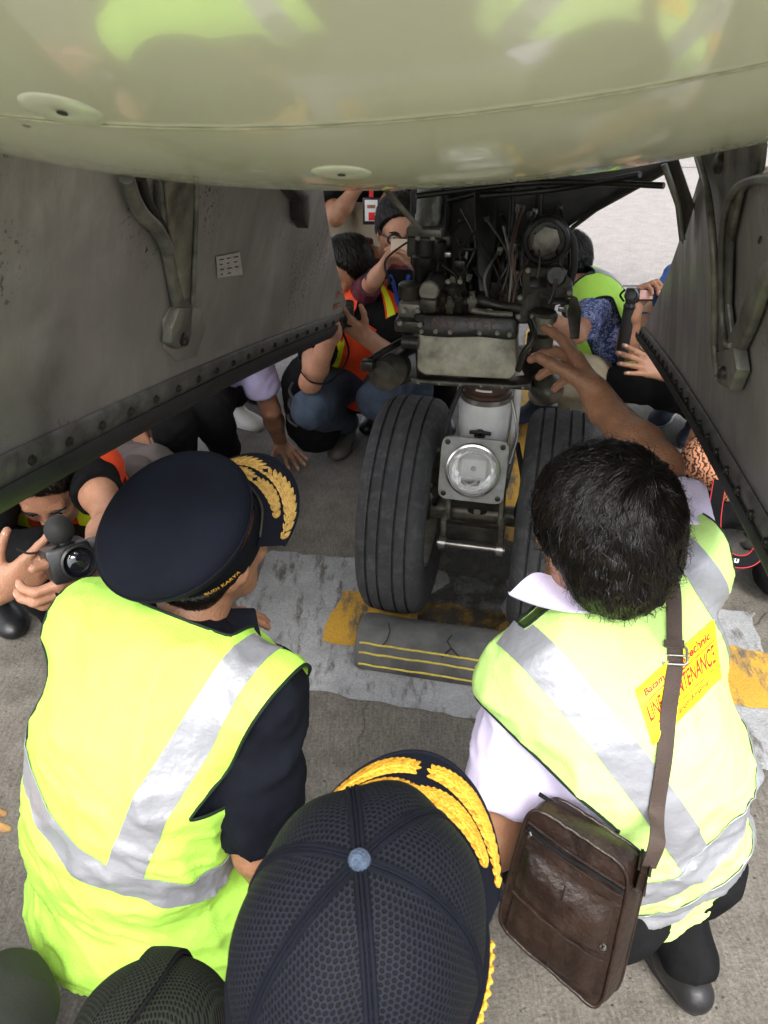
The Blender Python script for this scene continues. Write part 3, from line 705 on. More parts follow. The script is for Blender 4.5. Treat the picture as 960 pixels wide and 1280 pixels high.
def person(label, J, skin='skin', shirt=None, sleeves=(.6, .6), trousers='black', shoes=('shoe_black', 'sole_dark'), hair=True, hands={}, face=False,
           res=.006, cres=.009, group=None, fat=1.0, bulge=(0, 0, 0), hs=1.0, long_hair=0, legs=(1, 1), collar=None, armL=1, armR=1, wr=.005, arms=1.0, haircut=None, nail=False, fur=0, smt=1):
    root = thing('person', label, 'person', (J['pel'].x, J['pel'].y, 0), group)
    v = Vol(res); P, R, F, U = head_vol(v, J['head'], J['face'], J['up'], hs, True, True)
    v.cone(P(0, -.02, -.05), Vector(J['nb'])+Vector((0, 0, -.02)), .054*hs, .060, .02)
    torso_vol(v, J['nb'], J['pel'], J['shL'], J['shR'], bulge, .88*fat, -.012)
    TP = []
    for q, on in (('L', armL), ('R', armR)):
        if on: arm_vol(v, J['sh'+q], J['el'+q], J['wr'+q], 0, arms)
        if on and hands.get(q) is not None:
            h = dict(hands[q]); D = h.pop('D', None); D = D if D is not None else Vector(J['wr'+q])-Vector(J['el'+q]); N = h.pop('N', Vector((0, 0, -1))); side = h.pop('side', 1 if q == 'R' else -1)
            tp = hand(v, J['wr'+q], D, N, side, **h); TP.append(tp)
        elif on:
            hand(v, J['wr'+q], Vector(J['wr'+q])-Vector(J['el'+q]), Vector((0, 0, -1)), 1 if q == 'R' else -1)
    body, bv, bf = vol_obj('body', v, MT[skin], root, None, smt)
    if nail:
        for tp in TP: nails(body, tp)
    if face: eyes(root, P, hs)
    if hair:
        h = Vol(res); hair_cap(h, P, R, F, U, hs)
        if haircut: h.cut(haircut[0], haircut[1], .3)
        vs, fs = h.mesh(); vs = smooth_mesh(vs, fs, 1); vs = wrinkle(vs, fs, .003, 60, F); hob = obj('hair', vs, fs, MT['hair'], root)
        if fur: tag(strands('hair_strand', hob, vs, fs, P(.01, -.06, .11), F, fur, .045, MT['hair_strand'], .005, .0016, 3), kind='stuff')
    out = dict(root=root, P=P, R=R, F=F, U=U)
    if trousers:
        t = Vol(cres); t.ell(J['pel'], (.172*fat, .14*fat, .12), (Matrix(((Vector(J['shR'])-Vector(J['shL'])).normalized(), J['Y'], Vector((0, 0, 1)))).transposed()), .05)
        for q, on in (('L', legs[0]), ('R', legs[1])):
            if on: leg_vol(t, J['hip'+q], J['kn'+q], J['an'+q], .004, 1.0, .012); t.cut(Vector(J['an'+q])-Vector((0, 0, .045)), (0, 0, -1), .1)
        o, tv, tf = vol_obj('trousers', t, MT[trousers], root, (wr*1.4, 10), 1); out['trousers'] = (tv, tf)
    if shoes:
        for q, on in (('L', legs[0]), ('R', legs[1])):
            if on: shoe(root, J['an'+q], J['to'+q], MT[shoes[0]], MT[shoes[1]])
    if shirt:
        s = Vol(cres); Rm, C = torso_vol(s, J['nb'], J['pel'], J['shL'], J['shR'], bulge, fat, .008)
        if armL: sleeve_vol(s, J['shL'], J['elL'], J['wrL'], sleeves[0], .012, min(arms, 1))
        if armR: sleeve_vol(s, J['shR'], J['elR'], J['wrR'], sleeves[1], .012, min(arms, 1))
        n = (Vector(J['head'])-Vector(J['nb'])).normalized(); s.cut(Vector(J['nb'])+n*.015, n, .11)
        o, sv, sf = vol_obj('shirt', s, MT[shirt], root, (wr*1.6, 13), 1); out['shirt'] = (sv, sf); out['Rm'] = Rm; out['C'] = C
    return out
def vest(P_, J, mat, root, fat=1.0, bulge=(0, 0, 0), res=.007, d=.020, length=.10, hole=.165, front_open=False, name='vest', wr=.006, extra=None, hem=True):
    """sleeveless vest: one shell with arm holes, returns its surface"""
    v = Vol(res); Rm, C = torso_vol(v, J['nb'], J['pel'], J['shL'], J['shR'], bulge, fat, d, .064)
    if extra: extra(v)
    vs, fs = v.mesh(); vs = smooth_mesh(vs, fs, 3); X, Y, Z = Rm.col[0], Rm.col[1], Rm.col[2]; m = (Vector(J['shL'])+Vector(J['shR']))/2
    vs = wrinkle(vs, fs, wr, 7.5, None, 3.3)
    lowv = wrinkle(vs, fs, wr*.62, 12, Vector(Z)+Vector(X)*.35, 8.1); dz = (vs-np.array(m))@np.array(Z); w_ = np.clip((-dz-.06)/.25, .28, 1)[:, None]; vs = vs*(1-w_)+lowv*w_
    fine = wrinkle(vs, fs, .0013, 42, Vector(X), 2.7); vs = vs*.4+fine*.6
    return vs, fs, Rm, m

def strands(name, parent, vs, fs, crown, fdir, n, L, mat, lift=.006, w=.0011, seed=1, jit=.5, keep=None, seg=6):
    r = np.random.RandomState(seed); N = vnormals(vs, fs); idx = r.choice(len(vs), n, replace=n > len(vs)); bv = bvh_of(vs, fs); V_ = []; F_ = []
    for i in idx:
        p = Vector(vs[i]); nn = Vector(N[i])
        if keep and not keep(p): continue
        d = (p-crown); d = d-nn*d.dot(nn); d = d.normalized() if d.length > 1e-4 else Vector((1, 0, 0))
        sw = nn.cross(d); d = (d+sw*.45+Vector(r.normal(0, jit*.35, 3))).normalized(); l = L*(.6+.6*r.rand()); pts = [p-nn*.001]; q = p.copy(); cur = d
        for k in range(seg):
            q = q+cur*l/seg; hh = bv.find_nearest(q)
            if hh[0] is None: break
            s_ = q-hh[0]; nn2 = hh[1]
            tgt = lift*math.sin(math.pi*min(1, (k+1)/seg*.8))*(.4+r.rand()*1.0); q = hh[0]+nn2*tgt
            cur = (cur-nn2*cur.dot(nn2)+Vector(r.normal(0, .10, 3))).normalized(); pts.append(q.copy())
        side = nn.cross(d).normalized(); b0 = len(V_); m = len(pts)
        for k, p_ in enumerate(pts):
            ww = w*(1-.75*k/(m-1)); V_.append(p_-side*ww); V_.append(p_+nn*ww*.7); V_.append(p_+side*ww)
        for k in range(m-1):
            a = b0+3*k; F_.append((a, a+1, a+4, a+3)); F_.append((a+1, a+2, a+5, a+4))
    if V_: return obj(name, np.array([tuple(x) for x in V_]), np.array(F_), mat, parent)

# ================================================================== the setting
def sheet(name, pts, z, mat, kind='structure'):
    o = obj(name, [(p[0], p[1], z) for p in pts], [tuple(range(len(pts)))], mat, None, False); return tag(o, kind=kind)
sheet('ground', [(-300, -300), (300, -300), (300, 400), (-300, 400)], 0, MT['ground'])
g = lambda px, py: atz(px, py, 0)
def ragged(corners, step=.03, amp=.012, z=0):
    out = []
    for i in range(len(corners)):
        a = Vector(corners[i][:2]).to_3d(); b = Vector(corners[(i+1) % len(corners)][:2]).to_3d(); n = max(1, int((b-a).length/step)); t = (b-a).normalized(); k = Vector((t.y, -t.x, 0))
        for j in range(n):
            p = a.lerp(b, j/n); out.append(p + k*amp*(mnoise.noise(p*9+Vector((0, 0, i)))*1.6+mnoise.noise(p*37)*.7))
    return out
def uv_(l, a): p = A(l, a, 0); return (p.x, p.y)
gl = lambda px, py: ((g(px, py)-GC).dot(AV), (g(px, py)-GC).dot(AU))
l0, a0 = gl(318, 700); l1, a1 = gl(330, 868)
sheet('grey_painted_patch', ragged([uv_(-.74, -.53), uv_(-.74, .12), uv_(.90, .12), uv_(.90, -.53)], amp=.02), .004, MT['grey_paint'])
sheet('yellow_cross_line', ragged([uv_(-.43, -.315), uv_(-.43, -.06), uv_(1.7, -.06), uv_(1.7, -.315)], amp=.014), .008, MT['yellow_paint'])
sheet('yellow_lead_in_line', ragged([uv_(.01, .30), uv_(.01, 2.6), uv_(.14, 2.6), uv_(.14, .30)], amp=.008), .008, MT['yellow_paint'])
sheet('oil_and_shade_patch', ragged([uv_(-.13, -.22), uv_(-.12, .30), uv_(.0, .42), uv_(.13, .30), uv_(.13, -.22)], amp=.04), .012, MT['oil_shade'])  # shade between the tyres painted as a dark sheet, with some oily grime
sheet('oil_and_shade_patch', ragged([uv_(.9, .5), uv_(1.0, .75), uv_(1.3, .8), uv_(1.25, .5)], amp=.06), .006, MT['oil_shade'])
sheet('oil_and_shade_patch', ragged([uv_(-.85, -1.15), uv_(-.8, -1.0), uv_(-.6, -1.0), uv_(-.62, -1.2)], amp=.04), .006, MT['oil_shade'])
# expansion joints between the slabs
jo = MT['dark_print']
for k, yj in enumerate((5.15, 9.6, 14.1, 18.6)):
    sheet('expansion_joint', [(-30, yj), (30, yj+.6), (30, yj+.62), (-30, yj+.02)], .004, jo)
for xj in (-3.2, 3.6, 8.0):
    sheet('expansion_joint', [(xj, 1.5), (xj+.02, 1.5), (xj+2.2, 40), (xj+2.18, 40)], .0045, jo)

# ================================================================== aircraft belly
plane_root = thing('aircraft', 'glossy pale grey green aircraft belly overhead with its open nose gear bay and two doors', 'aircraft', (GC.x, GC.y, 0))
U0 = .72; A0 = U0 - GC.dot(AU)
def belly_z(l, a):
    t = A0-a; z0 = 1.552
    if t >= 0: z0 += .25*t+.60*t*t+(5.5*(t-.42)**2 if t > .42 else 0)
    else: z0 -= min(-t, 1.3)*.115
    ll = l+.10; R = 1.65-.25*max(0, min(t, 1)); ll = max(-R*.985, min(R*.985, ll))
    return z0 + (R-math.sqrt(R*R-ll*ll))
ls = np.linspace(-1.55, 1.45, 61)
front = [[A(l*(1-.45*(t/.8)**2), A0-t, belly_z(l*(1-.45*(t/.8)**2), A0-t)) for t in np.linspace(0, .80, 46)] for l in ls]
grid('nose_skin', front, MT['fuselage'], plane_root, .012, flip=False)
# skins either side of the open bay, and aft of it
for q in (-1, 1):
    lr = np.linspace(.36, 1.18, 20)*q-.05
    grid('side_skin', [[A(l, a, belly_z(l, a)) for a in np.linspace(A0+.002, 2.7, 30)] for l in lr], MT['fuselage'], plane_root, .012, flip=q > 0)
grid('aft_skin', [[A(l, a, belly_z(l, a)+.001) for a in np.linspace(.25, 2.7, 20)] for l in np.linspace(-.405, .305, 12)], MT['fuselage'], plane_root, .012)
# raised lap seam with its fasteners, and two round drain fairings
seam = [A(l, A0-.205, belly_z(l, A0-.205)-.0008) for l in np.linspace(-1.3, 1.2, 90)]
tube('skin_lap', seam, .0013, M('lap_sealant', (.36, .36, .24), .4, var=.3, scale=40), plane_root, 8, flat=.6)
def belly_n(l, a):
    e = .01; du = A(l+e, a, belly_z(l+e, a))-A(l-e, a, belly_z(l-e, a)); dv = A(l, a+e, belly_z(l, a+e))-A(l, a-e, belly_z(l, a-e)); n = du.cross(dv).normalized()
    return n if n.z < 0 else -n
def belly_hit(px, py):
    r = ray(px, py)
    for i in range(1, 4000):
        p = CAM+r*(.15+i*.0005); d = p-GC; l, a = d.dot(AV), d.dot(AU)
        if p.z > belly_z(l, a): return l, a
rng2 = random.Random(3)
for (px, py, r0) in ((78, 138, .0265), (427, 216, .0235)):
    l, a = belly_hit(px, py); n = belly_n(l, a); c = A(l, a, belly_z(l, a))
    f = lathe('drain_fairing', c-n*.001, n, [(r0, -.0005), (r0*.97, .0008), (r0*.85, .0020), (r0*.3, .0024), (r0*.16, .0018), (r0*.14, .0005), (0, .0005)], M('pale_sealant', (.60, .63, .47), .3, var=.08, scale=60), plane_root, 40)
    lathe('drain_hole', c+n*.0014, n, [(r0*.13, 0), (r0*.13, .0006), (0, .0006)], MT['dark_print'], f, 16)
scr = None
for l, a in ((-.205, A0-.235), (-.235, A0-.21), (-.275, A0-.20), (-.20, A0-.19)):
    n = belly_n(l, a); c = A(l, a, belly_z(l, a)+.0002)
    if scr is None:
        scr = lathe('fastener', c, n, [(.0028, -.0005), (.0028, .0004), (0, .0007)], MT['gear_pale'], plane_root, 10)
        me = scr.data; off = np.array(c-ORI[plane_root.name])
        co = np.empty(len(me.vertices)*3); me.vertices.foreach_get('co', co); co = co.reshape(-1, 3)-off; me.vertices.foreach_set('co', co.ravel()); me.update(); scr.location = Vector(off); n0 = n.copy()
    else: inst(scr, plane_root, c, n0.rotation_difference(n).to_matrix())
# bay: bulkheads, side walls, roof
def wall(name, pts, th, mat, n=None): return plate(name, pts, th, mat, plane_root, n, .002)
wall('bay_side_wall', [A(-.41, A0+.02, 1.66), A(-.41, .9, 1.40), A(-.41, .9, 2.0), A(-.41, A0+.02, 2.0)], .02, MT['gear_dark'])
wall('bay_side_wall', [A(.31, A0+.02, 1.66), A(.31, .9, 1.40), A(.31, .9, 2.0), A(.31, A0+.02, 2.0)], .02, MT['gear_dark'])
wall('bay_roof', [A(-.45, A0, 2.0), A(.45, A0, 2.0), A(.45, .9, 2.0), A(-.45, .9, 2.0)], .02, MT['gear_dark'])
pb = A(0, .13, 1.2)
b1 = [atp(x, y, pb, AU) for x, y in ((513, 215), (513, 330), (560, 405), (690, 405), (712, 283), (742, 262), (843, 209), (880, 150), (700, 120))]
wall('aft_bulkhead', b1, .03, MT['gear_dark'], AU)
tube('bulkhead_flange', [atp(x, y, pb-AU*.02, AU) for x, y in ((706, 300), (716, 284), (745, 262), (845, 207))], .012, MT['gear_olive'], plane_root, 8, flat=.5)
for (x0, y0, x1, y1, rr) in ((640, 235, 640, 400, .006), (675, 235, 672, 300, .010), (560, 235, 556, 380, .007), (600, 240, 520, 262, .008)):
    tube('bulkhead_stiffener', [atp(x0, y0, pb-AU*.012, AU), atp(x1, y1, pb-AU*.012, AU)], rr, MT['gear_dark'], plane_root, 8)
tube('bay_brace', [W(478, 232, 1.75), W(500, 258, 1.8), W(524, 285, 1.85)], .011, MT['gear_pale'], plane_root, 10, flat=.5)
for k, (x0, x1, z) in enumerate(((520, 830, .03), (600, 800, .07))):
    tube('hydraulic_line', bez([W(x0, 245, 1.9), W((x0+x1)/2, 228+k*8, 1.88), W(x1, 232-k*14, 1.7)], 8), .007, MT['gear_dark'], plane_root, 8)

# ------------------------------------------------------------------ the two nose gear doors
def door(side, Bn, Bf, Tf, Tn, label):
    d = thing('gear_door', label, 'gear door', (Bf+Bn)/2*1.0)
    Bn = Bn-(Bf-Bn)*.10; Tn = Tn-(Tf-Tn)*.05
    inward = AV*(-side)
    n, m = 40, 24
    def P(u, v, o=0):
        b = Bn.lerp(Bf, u); t = Tn.lerp(Tf, u); p = b.lerp(t, v)
        p = p - inward*(.012*math.sin(math.pi*v)) + AZ*(.02*math.sin(math.pi*u)*(1-v))
        return p + inward*o
    g_ = grid('door_panel', [[P(i/n, j/m, .0) for j in range(m+1)] for i in range(n+1)], MT['door'], d, .022, flip=side > 0)
    Pd = lambda u, v, o=0: P(u, v, o)
    grid('outer_skin', [[P(i/n, j/m, -.025) for j in range(m+1)] for i in range(n+1)], MT['fuselage'], d, -.003 if False else .003, flip=side > 0)
    # stiffening dimple ribs pressed into the inner face
    L = (Bf-Bn).length; along = (Bf-Bn).normalized(); up = (Tn-Bn).normalized()
    grid('seal_retainer', [[Pd(i/n, v, o) for v, o in ((.0, .006), (.045, .009), (.085, .009), (.10, .003))] for i in range(n+1)], MT['seal_strip'], d, .004, flip=side > 0)
    down = -up
    grid('rubber_seal', [[Pd(i/n, 0, 0) + down*dd + inward*o for dd, o in ((-.012, .012), (.004, .016), (.020, .012), (.038, .002), (.040, -.010), (.02, -.02))] for i in range(n+1)], MT['rubber'], d, .003, flip=side < 0)
    nr = 22; src = None
    for k in range(nr):
        u = .035+.93*k/(nr-1); p = Pd(u, .055, .009)
        if src is None:
            src = lathe('rivet', p, inward, [(.0085, 0), (.0085, .0015), (.0055, .0025), (.0055, .006), (.003, .007), (0, .007)], MT['gear_dark'], d, 12)
            co = np.empty(len(src.data.vertices)*3); src.data.vertices.foreach_get('co', co); off = np.array(p-ORI[d.name]); src.data.vertices.foreach_set('co', (co.reshape(-1, 3)-off).ravel()); src.data.update(); src.location = Vector(off)
        else: inst(src, d, p)
    nrm_ = (Bf-Bn).cross(Tn-Bn).normalized(); nrm_ = nrm_ if nrm_.dot(inward) > 0 else -nrm_
    return d, Bn.lerp(Tf, .5)*1.0, nrm_, inward, Pd
LBn, LBf = V(-.521, .923, 1.127), V(-.114, 2.77, .716)
LTf = atp(406, 240, V(-.143, 2.09, 1.276), AV); LTf = LTf + (LTf-LBf)*.12; LTn = V(-.41, .70, 1.74)
ldoor, lc, lnm, linw, LP = door(-1, LBn, LBf, LTf, LTn, 'grey sooty nose gear door hanging on the left with a paper placard and a tapered bracket')
RBn, RBf = V(.477, .806, 1.117), V(.877, 2.63, .714)
RTf = V(.57, 1.557, 1.40); RTf = RTf+(RTf-RBf)*.08; RTn = A(.34, -1.40, 1.58)
rdoor, rc, rnm, rinw, RP = door(1, RBn, RBf, RTf, RTn, 'grey sooty nose gear door hanging on the right with a webbed hinge bracket')
def dpt(P, px, py, o=0):
    """point of the door face seen at a pixel"""
    best = None; r = ray(px, py).normalized()
    u, v = .5, .5
    for it in range(60):
        p = P(u, v, o); e = p-CAM; q = e-r*e.dot(r)
        h = 1e-3; du = (P(u+h, v, o)-p)/h; dv = (P(u, v+h, o)-p)/h; du = du-r*du.dot(r); dv = dv-r*dv.dot(r)
        a, b, c = du.dot(du), du.dot(dv), dv.dot(dv); g1, g2 = du.dot(q), dv.dot(q); det = a*c-b*b
        if abs(det) < 1e-12: break
        u -= (c*g1-b*g2)/det; v -= (a*g2-b*g1)/det
    return P(u, v, o)
def dplate(name, P, pxs, o0, th, mat, parent, bev=.003):
    inw = (P(.5, .5, 1)-P(.5, .5, 0)); pts = [dpt(P, x, y, o0+th)-inw*th for x, y in pxs]; return plate(name, pts, th, mat, parent, inw, bev)
# left door: bracket = two-sided web, base lug, bolt; arch flange
br = dplate('hinge_bracket', LP, ((203, 226), (249, 226), (246, 300), (242, 386), (239, 420), (226, 422), (223, 385), (213, 330), (203, 285)), .004, .014, MT['bracket'], ldoor, .004)
dplate('bracket_web', LP, ((207, 226), (244, 226), (241, 300), (238, 372), (232, 376), (222, 335), (212, 285)), .0185, .004, MT['gear_pale'], br)
tube('bracket_edge', [dpt(LP, x, y, .024) for x, y in ((246, 228), (244, 300), (241, 380))], .0045, MT['bracket'], br, 8)
dplate('bracket_foot', LP, ((216, 410), (226, 384), (240, 384), (241, 415), (236, 433), (225, 437), (214, 430)), .003, .020, MT['bracket'], br, .005)
lb = dpt(LP, 228, 424, .022); lathe('pivot_bolt', lb, linw, [(.012, 0), (.012, .006), (.008, .009), (0, .009)], MT['gear_dark'], br, 20)
arch = [dpt(LP, x, y, .018) for x, y in ((158, 222), (166, 246), (178, 268), (196, 286), (210, 312))]
tube('bracket_arch', bez(arch, 8), .011, MT['bracket'], ldoor, 10)
arch = [dpt(LP, x, y, .012) for x, y in ((176, 222), (182, 246), (192, 266), (206, 288))]
tube('bracket_arch', bez(arch, 8), .008, MT['gear_dark'], ldoor, 10)
sb = dplate('small_bracket', LP, ((364, 236), (378, 252), (379, 276), (386, 286), (388, 270), (392, 238)), .004, .03, MT['gear_dark'], ldoor)
# wear halo plate round foot (doubler)
dplate('doubler', LP, ((205, 400), (214, 384), (250, 384), (258, 410), (246, 446), (222, 452), (206, 436)), .0, .004, MT['door'], ldoor, .002)
ph = [[dpt(LP, *((Vector((270, 321)).lerp(Vector((299, 315)), i/6)).lerp(Vector((272, 347)).lerp(Vector((303, 343)), i/6), j/6)), .003) for j in range(7)] for i in range(7)]
pl = grid('placard', ph, M('faded_paper_placard', (.36, .34, .30), .6, col2=(.50, .48, .43), scale=60), ldoor, .001)
for r_ in range(4):
    for c_ in range(3):
        if (r_, c_) == (3, 2): continue
        wq = (6, 4, 5, 3)[(r_+c_*2) % 4]; x0_ = 274+c_*9+r_*.6; y0_ = 324+r_*6.2-c_*1.6; a = dpt(LP, x0_, y0_, .0045); b = dpt(LP, x0_+wq, y0_-.8, .0045); c = dpt(LP, x0_+wq, y0_+.7, .0045); e = dpt(LP, x0_, y0_+1.5, .0045)
        obj('placard_print', [a, b, c, e], [(0, 1, 2, 3)], MT['dark_print'], pl, False)
# right door bracket: open web with a lip
rb = dplate('hinge_bracket', RP, ((868, 186), (950, 176), (946, 214), (922, 240), (910, 300), (908, 380), (915, 436), (920, 464), (910, 486), (896, 478), (890, 440), (893, 380), (892, 300), (884, 240)), .004, .008, MT['bracket'], rdoor)
tube('bracket_lip', bez([dpt(RP, x, y, .022) for x, y in ((872, 196), (884, 240), (891, 300), (894, 360), (893, 430), (897, 470))], 8), .0055, MT['gear_pale'], rb, 10)
tube('bracket_lip', bez([dpt(RP, x, y, .016) for x, y in ((968, 222), (940, 226), (918, 238), (906, 268), (902, 310), (902, 390), (907, 428), (914, 432))], 8), .0045, MT['bracket'], rb, 10)
dplate('bracket_arm', RP, ((914, 440), (908, 425), (922, 395), (938, 348), (962, 318), (990, 300), (992, 316), (966, 336), (950, 360), (936, 405), (922, 438)), .003, .012, MT['bracket'], rb)
dplate('bracket_foot', RP, ((893, 440), (916, 434), (920, 462), (911, 487), (897, 480)), .003, .018, MT['bracket'], rb)
lathe('pivot_bolt', dpt(RP, 906, 466, .022), rinw, [(.009, 0), (.009, .006), (.006, .009), (0, .009)], MT['gear_dark'], rb, 20)
lathe('pivot_bolt', dpt(RP, 902, 204, .014), rinw, [(.013, 0), (.013, .006), (.008, .009), (0, .009)], MT['gear_dark'], rb, 20)
for x_h, y_h in ((925, 240), (925, 262), (950, 300)): lathe('lightening_hole', dpt(RP, x_h, y_h, .002), rinw, [(.004, 0), (.004, .001), (0, .001)], MT['dark_print'], rb, 12)
plate('door_link', [W(828, 196, 1.50), W(846, 192, 1.48), W(868, 256, 1.50), W(853, 306, 1.56), W(846, 262, 1.55)], .02, MT['gear_olive'], rdoor, -ray(850, 250).normalized(), .003)
tube('link_edge', [W(830, 205, 1.47), W(848, 256, 1.50), W(853, 300, 1.53)], .006, MT['bracket'], rdoor, 8)

# ================================================================== nose gear
gear = thing('nose_gear', 'oily nose landing gear with white strut, round taxi light and two ribbed tyres', 'landing gear', (GC.x, GC.y, 0))
R_, TW = .343, .200
def tyre(l):
    c = A(l, 0, R_); prof = []
    hw = TW/2
    pts = []
    # outline from rim to rim across the tread: (distance along the axle, radius)
    outl = [(-.072, .185), (-.084, .200), (-.093, .228), (-.0985, .262), (-.0985, .290), (-.093, .313), (-.083, .328), (-.070, .3365)]
    groove = [-.056, -.022, .022, .056]; tread = []
    x = -.070
    for gx in groove:
        rad = lambda q: .343-1.35*abs(q)**2.0 
        for q in np.linspace(x, gx-.0038, 4)[1:]: tread.append((q, rad(q)))
        tread += [(gx-.0028, rad(gx)-.008), (gx+.0028, rad(gx)-.008), (gx+.0038, rad(gx))]; x = gx+.0038
    for q in np.linspace(x, .070, 4)[1:-1]: tread.append((q, .343-1.35*abs(q)**2))
    full = outl+tread+[(-a, r) for a, r in outl[::-1]]
    t = lathe('tyre', c, AV, [(r, h) for h, r in full], MT['tyre'], gear, 112, 28)
    # flatten where it stands on the ground
    me = t.data
    for v in me.vertices:
        z = v.co.z
        if z < .004: v.co.z = .002 + z*.02
    wh = lathe('wheel_rim', c, AV, [(.190, -.078), (.178, -.080), (.170, -.070), (.160, -.045), (.10, -.038), (.09, -.05), (.06, -.052), (.055, -.03), (.055, .03), (.06, .052), (.09, .05), (.10, .038), (.160, .045), (.170, .070), (.178, .080), (.190, .078)], MT['gear_pale'], gear, 64)
    for k in range(9):
        a = 2*math.pi*k/9
        for sgn in (1,):
            pc = c+AV*(.044*sgn)+(AU*math.cos(a)+AZ*math.sin(a))*.128
            lathe('rim_bolt', pc, AV*sgn, [(.009, 0), (.009, .010), (.005, .014), (0, .014)], MT['steel'], wh, 6, 20)
    lathe('wheel_bearing', c+AV*.05, AV, [(.045, 0), (.045, .02), (.03, .03), (0, .03)], MT['steel'], wh, 32)
    return t
tyre(-.222); tyre(.222)
tube('axle', [A(-.20, 0, R_), A(.20, 0, R_)], .032, MT['gear_pale'], gear, 24)
# strut: chrome piston in a white housing
lathe('piston', A(0, 0, .36), AZ, [(.040, 0), (.040, .20)], MT['chrome'], gear, 40)
lathe('strut_housing', A(0, 0, .52), AZ, [(.055, 0), (.066, .010), (.069, .02), (.066, .03), (.066, .06), (.073, .08), (.076, .20), (.070, .215), (.055, .22)], MT['gear_white'], gear, 56)
lathe('upper_cylinder', A(0, 0, .80), AZ, [(.055, 0), (.060, .01), (.060, .28)], MT['gear_olive'], gear, 40)
lathe('gland_band', A(0, 0, .752), AZ, [(.060, 0), (.072, .002), (.072, .012), (.066, .016), (.066, .05), (.071, .054), (.071, .066), (.06, .07)], MT['brown_band'], gear, 48)
lathe('lock_ring', A(0, 0, .736), AZ, [(.060, 0), (.074, .001), (.074, .016), (.06, .018)], MT['steel'], gear, 48)
pd = ray(604, 497); fr = lambda l, z: A(l*.072/.06*.0+math.sin(l)*.0668, -math.cos(l)*.0668, z)
for z_, a0_, a1_ in ((.795, -.7, -.1), (.795, .2, .8), (.778, -.4, .3)):
    grid('band_marking', [[fr(a0_+(a1_-a0_)*i/10, z_+dz) for dz in (0, .006)] for i in range(11)], MT['white_print'], gear, .0008)
tube('strut_conduit', bez([A(.085, -.02, .90), A(.088, -.02, .75), A(.086, -.02, .56), A(.075, -.01, .45)], 8), .011, MT['gear_white'], gear, 12)
lathe('clamp_stud', A(-.004, -.076, .655), -AU, [(.016, 0), (.016, .012), (.008, .015), (.008, .03), (0, .03)], MT['gear_dark'], gear, 12)
tube('cable_clip', bez([A(-.03, -.080, .66), A(-.005, -.095, .67), A(.025, -.080, .66)], 6), .006, MT['gear_dark'], gear, 8)
# taxi light
LQ = W(591, 588, 2.215); n_ = (-AU*.94+AZ*.30).normalized(); lx = AV; ly = n_.cross(lx)*-1; ly = ly if ly.z > 0 else -ly
LR = Matrix((lx, ly, n_)).transposed()
def LPt(x, y, z): return LQ+lx*x+ly*y+n_*z
def rrect(w_, h_, r, n=6):
    out = []
    for cx, cy, a0_ in ((w_/2-r, h_/2-r, 0), (-w_/2+r, h_/2-r, 90), (-w_/2+r, -h_/2+r, 180), (w_/2-r, -h_/2+r, 270)):
        for k in range(n+1): a = math.radians(a0_+90*k/n); out.append((cx+r*math.cos(a), cy+r*math.sin(a)))
    return out
S_ = .092
def ringplate(name, w_, h_, r, ri, th, mat, parent):
    N = 72; out = []
    for k in range(N):
        a = 2*math.pi*k/N; c_, s_ = math.cos(a), math.sin(a); e = 9; q_ = (abs(c_/(w_/2))**e+abs(s_/(h_/2))**e)**(-1/e); out.append((c_*q_, s_*q_))
    rows = []
    for rad, z in (('o', -th), ('o', -.002), ('b', 0), ('i', 0), ('i', -th)):
        rows.append([LPt(x*(.985 if rad == 'b' else 1), y*(.985 if rad == 'b' else 1), z) if rad in 'ob' else LPt(ri*math.cos(2*math.pi*k/N), ri*math.sin(2*math.pi*k/N), z) for k, (x, y) in enumerate(out)])
    rows.append(rows[0]); vs = [p for r_ in rows[:5] for p in r_]; fs = []
    for i in range(5):
        for k in range(N): a, b = i*N, ((i+1) % 5)*N; fs.append((a+k, a+(k+1) % N, b+(k+1) % N, b+k))
    bm = bmesh.new(); bv = [bm.verts.new(v) for v in vs]
    for f in fs: bm.faces.new([bv[i] for i in f])
    return bmo(name, bm, mat, parent, True, 30)
lt = ringplate('light_mount', .186, .180, .02, .069, .012, M('scuffed_grey_enamel', (.20, .20, .19), .4, col2=(.36, .36, .34), scale=20, bump=.2, detail=8), gear)
lathe('light_bezel', LQ, n_, [(.094*S_/.092*.80, -.001), (.0775, .006), (.074, .013), (.069, .014), (.067, .010), (.067, -.02)], MT['chrome'], lt, 64)
lathe('reflector', LQ-n_*.045, n_, [(.012, 0), (.030, .006), (.050, .020), (.062, .036), (.0665, .050)], M('mirror_reflector', (.95, .95, .95), .20, metal=1, var=.05, bump=.9, bscale=70), lt, 64)
def lens():
    vs, fs = lathe_vf(LQ, n_, [(.067*math.sin(t), .004+.012*math.cos(t)) for t in np.linspace(math.pi/2, .05, 10)], 64); return obj('light_lens', vs, fs, MT['glassy'], lt)
lens(); ball('bulb', LQ-n_*.03, .010, MT['steel'], lt, 12)
for x, y in ((-.076, .073), (.076, .073), (-.076, -.073), (.076, -.073)):
    lathe('mount_screw', LPt(x, y, 0), n_, [(.0075, 0), (.0075, .003), (.004, .004), (.0035, .0015), (0, .0015)], MT['gear_dark'], lt, 16)
box('light_arm', LQ-n_*.05, (.07, .05, .05), MT['gear_white'], gear, LR)
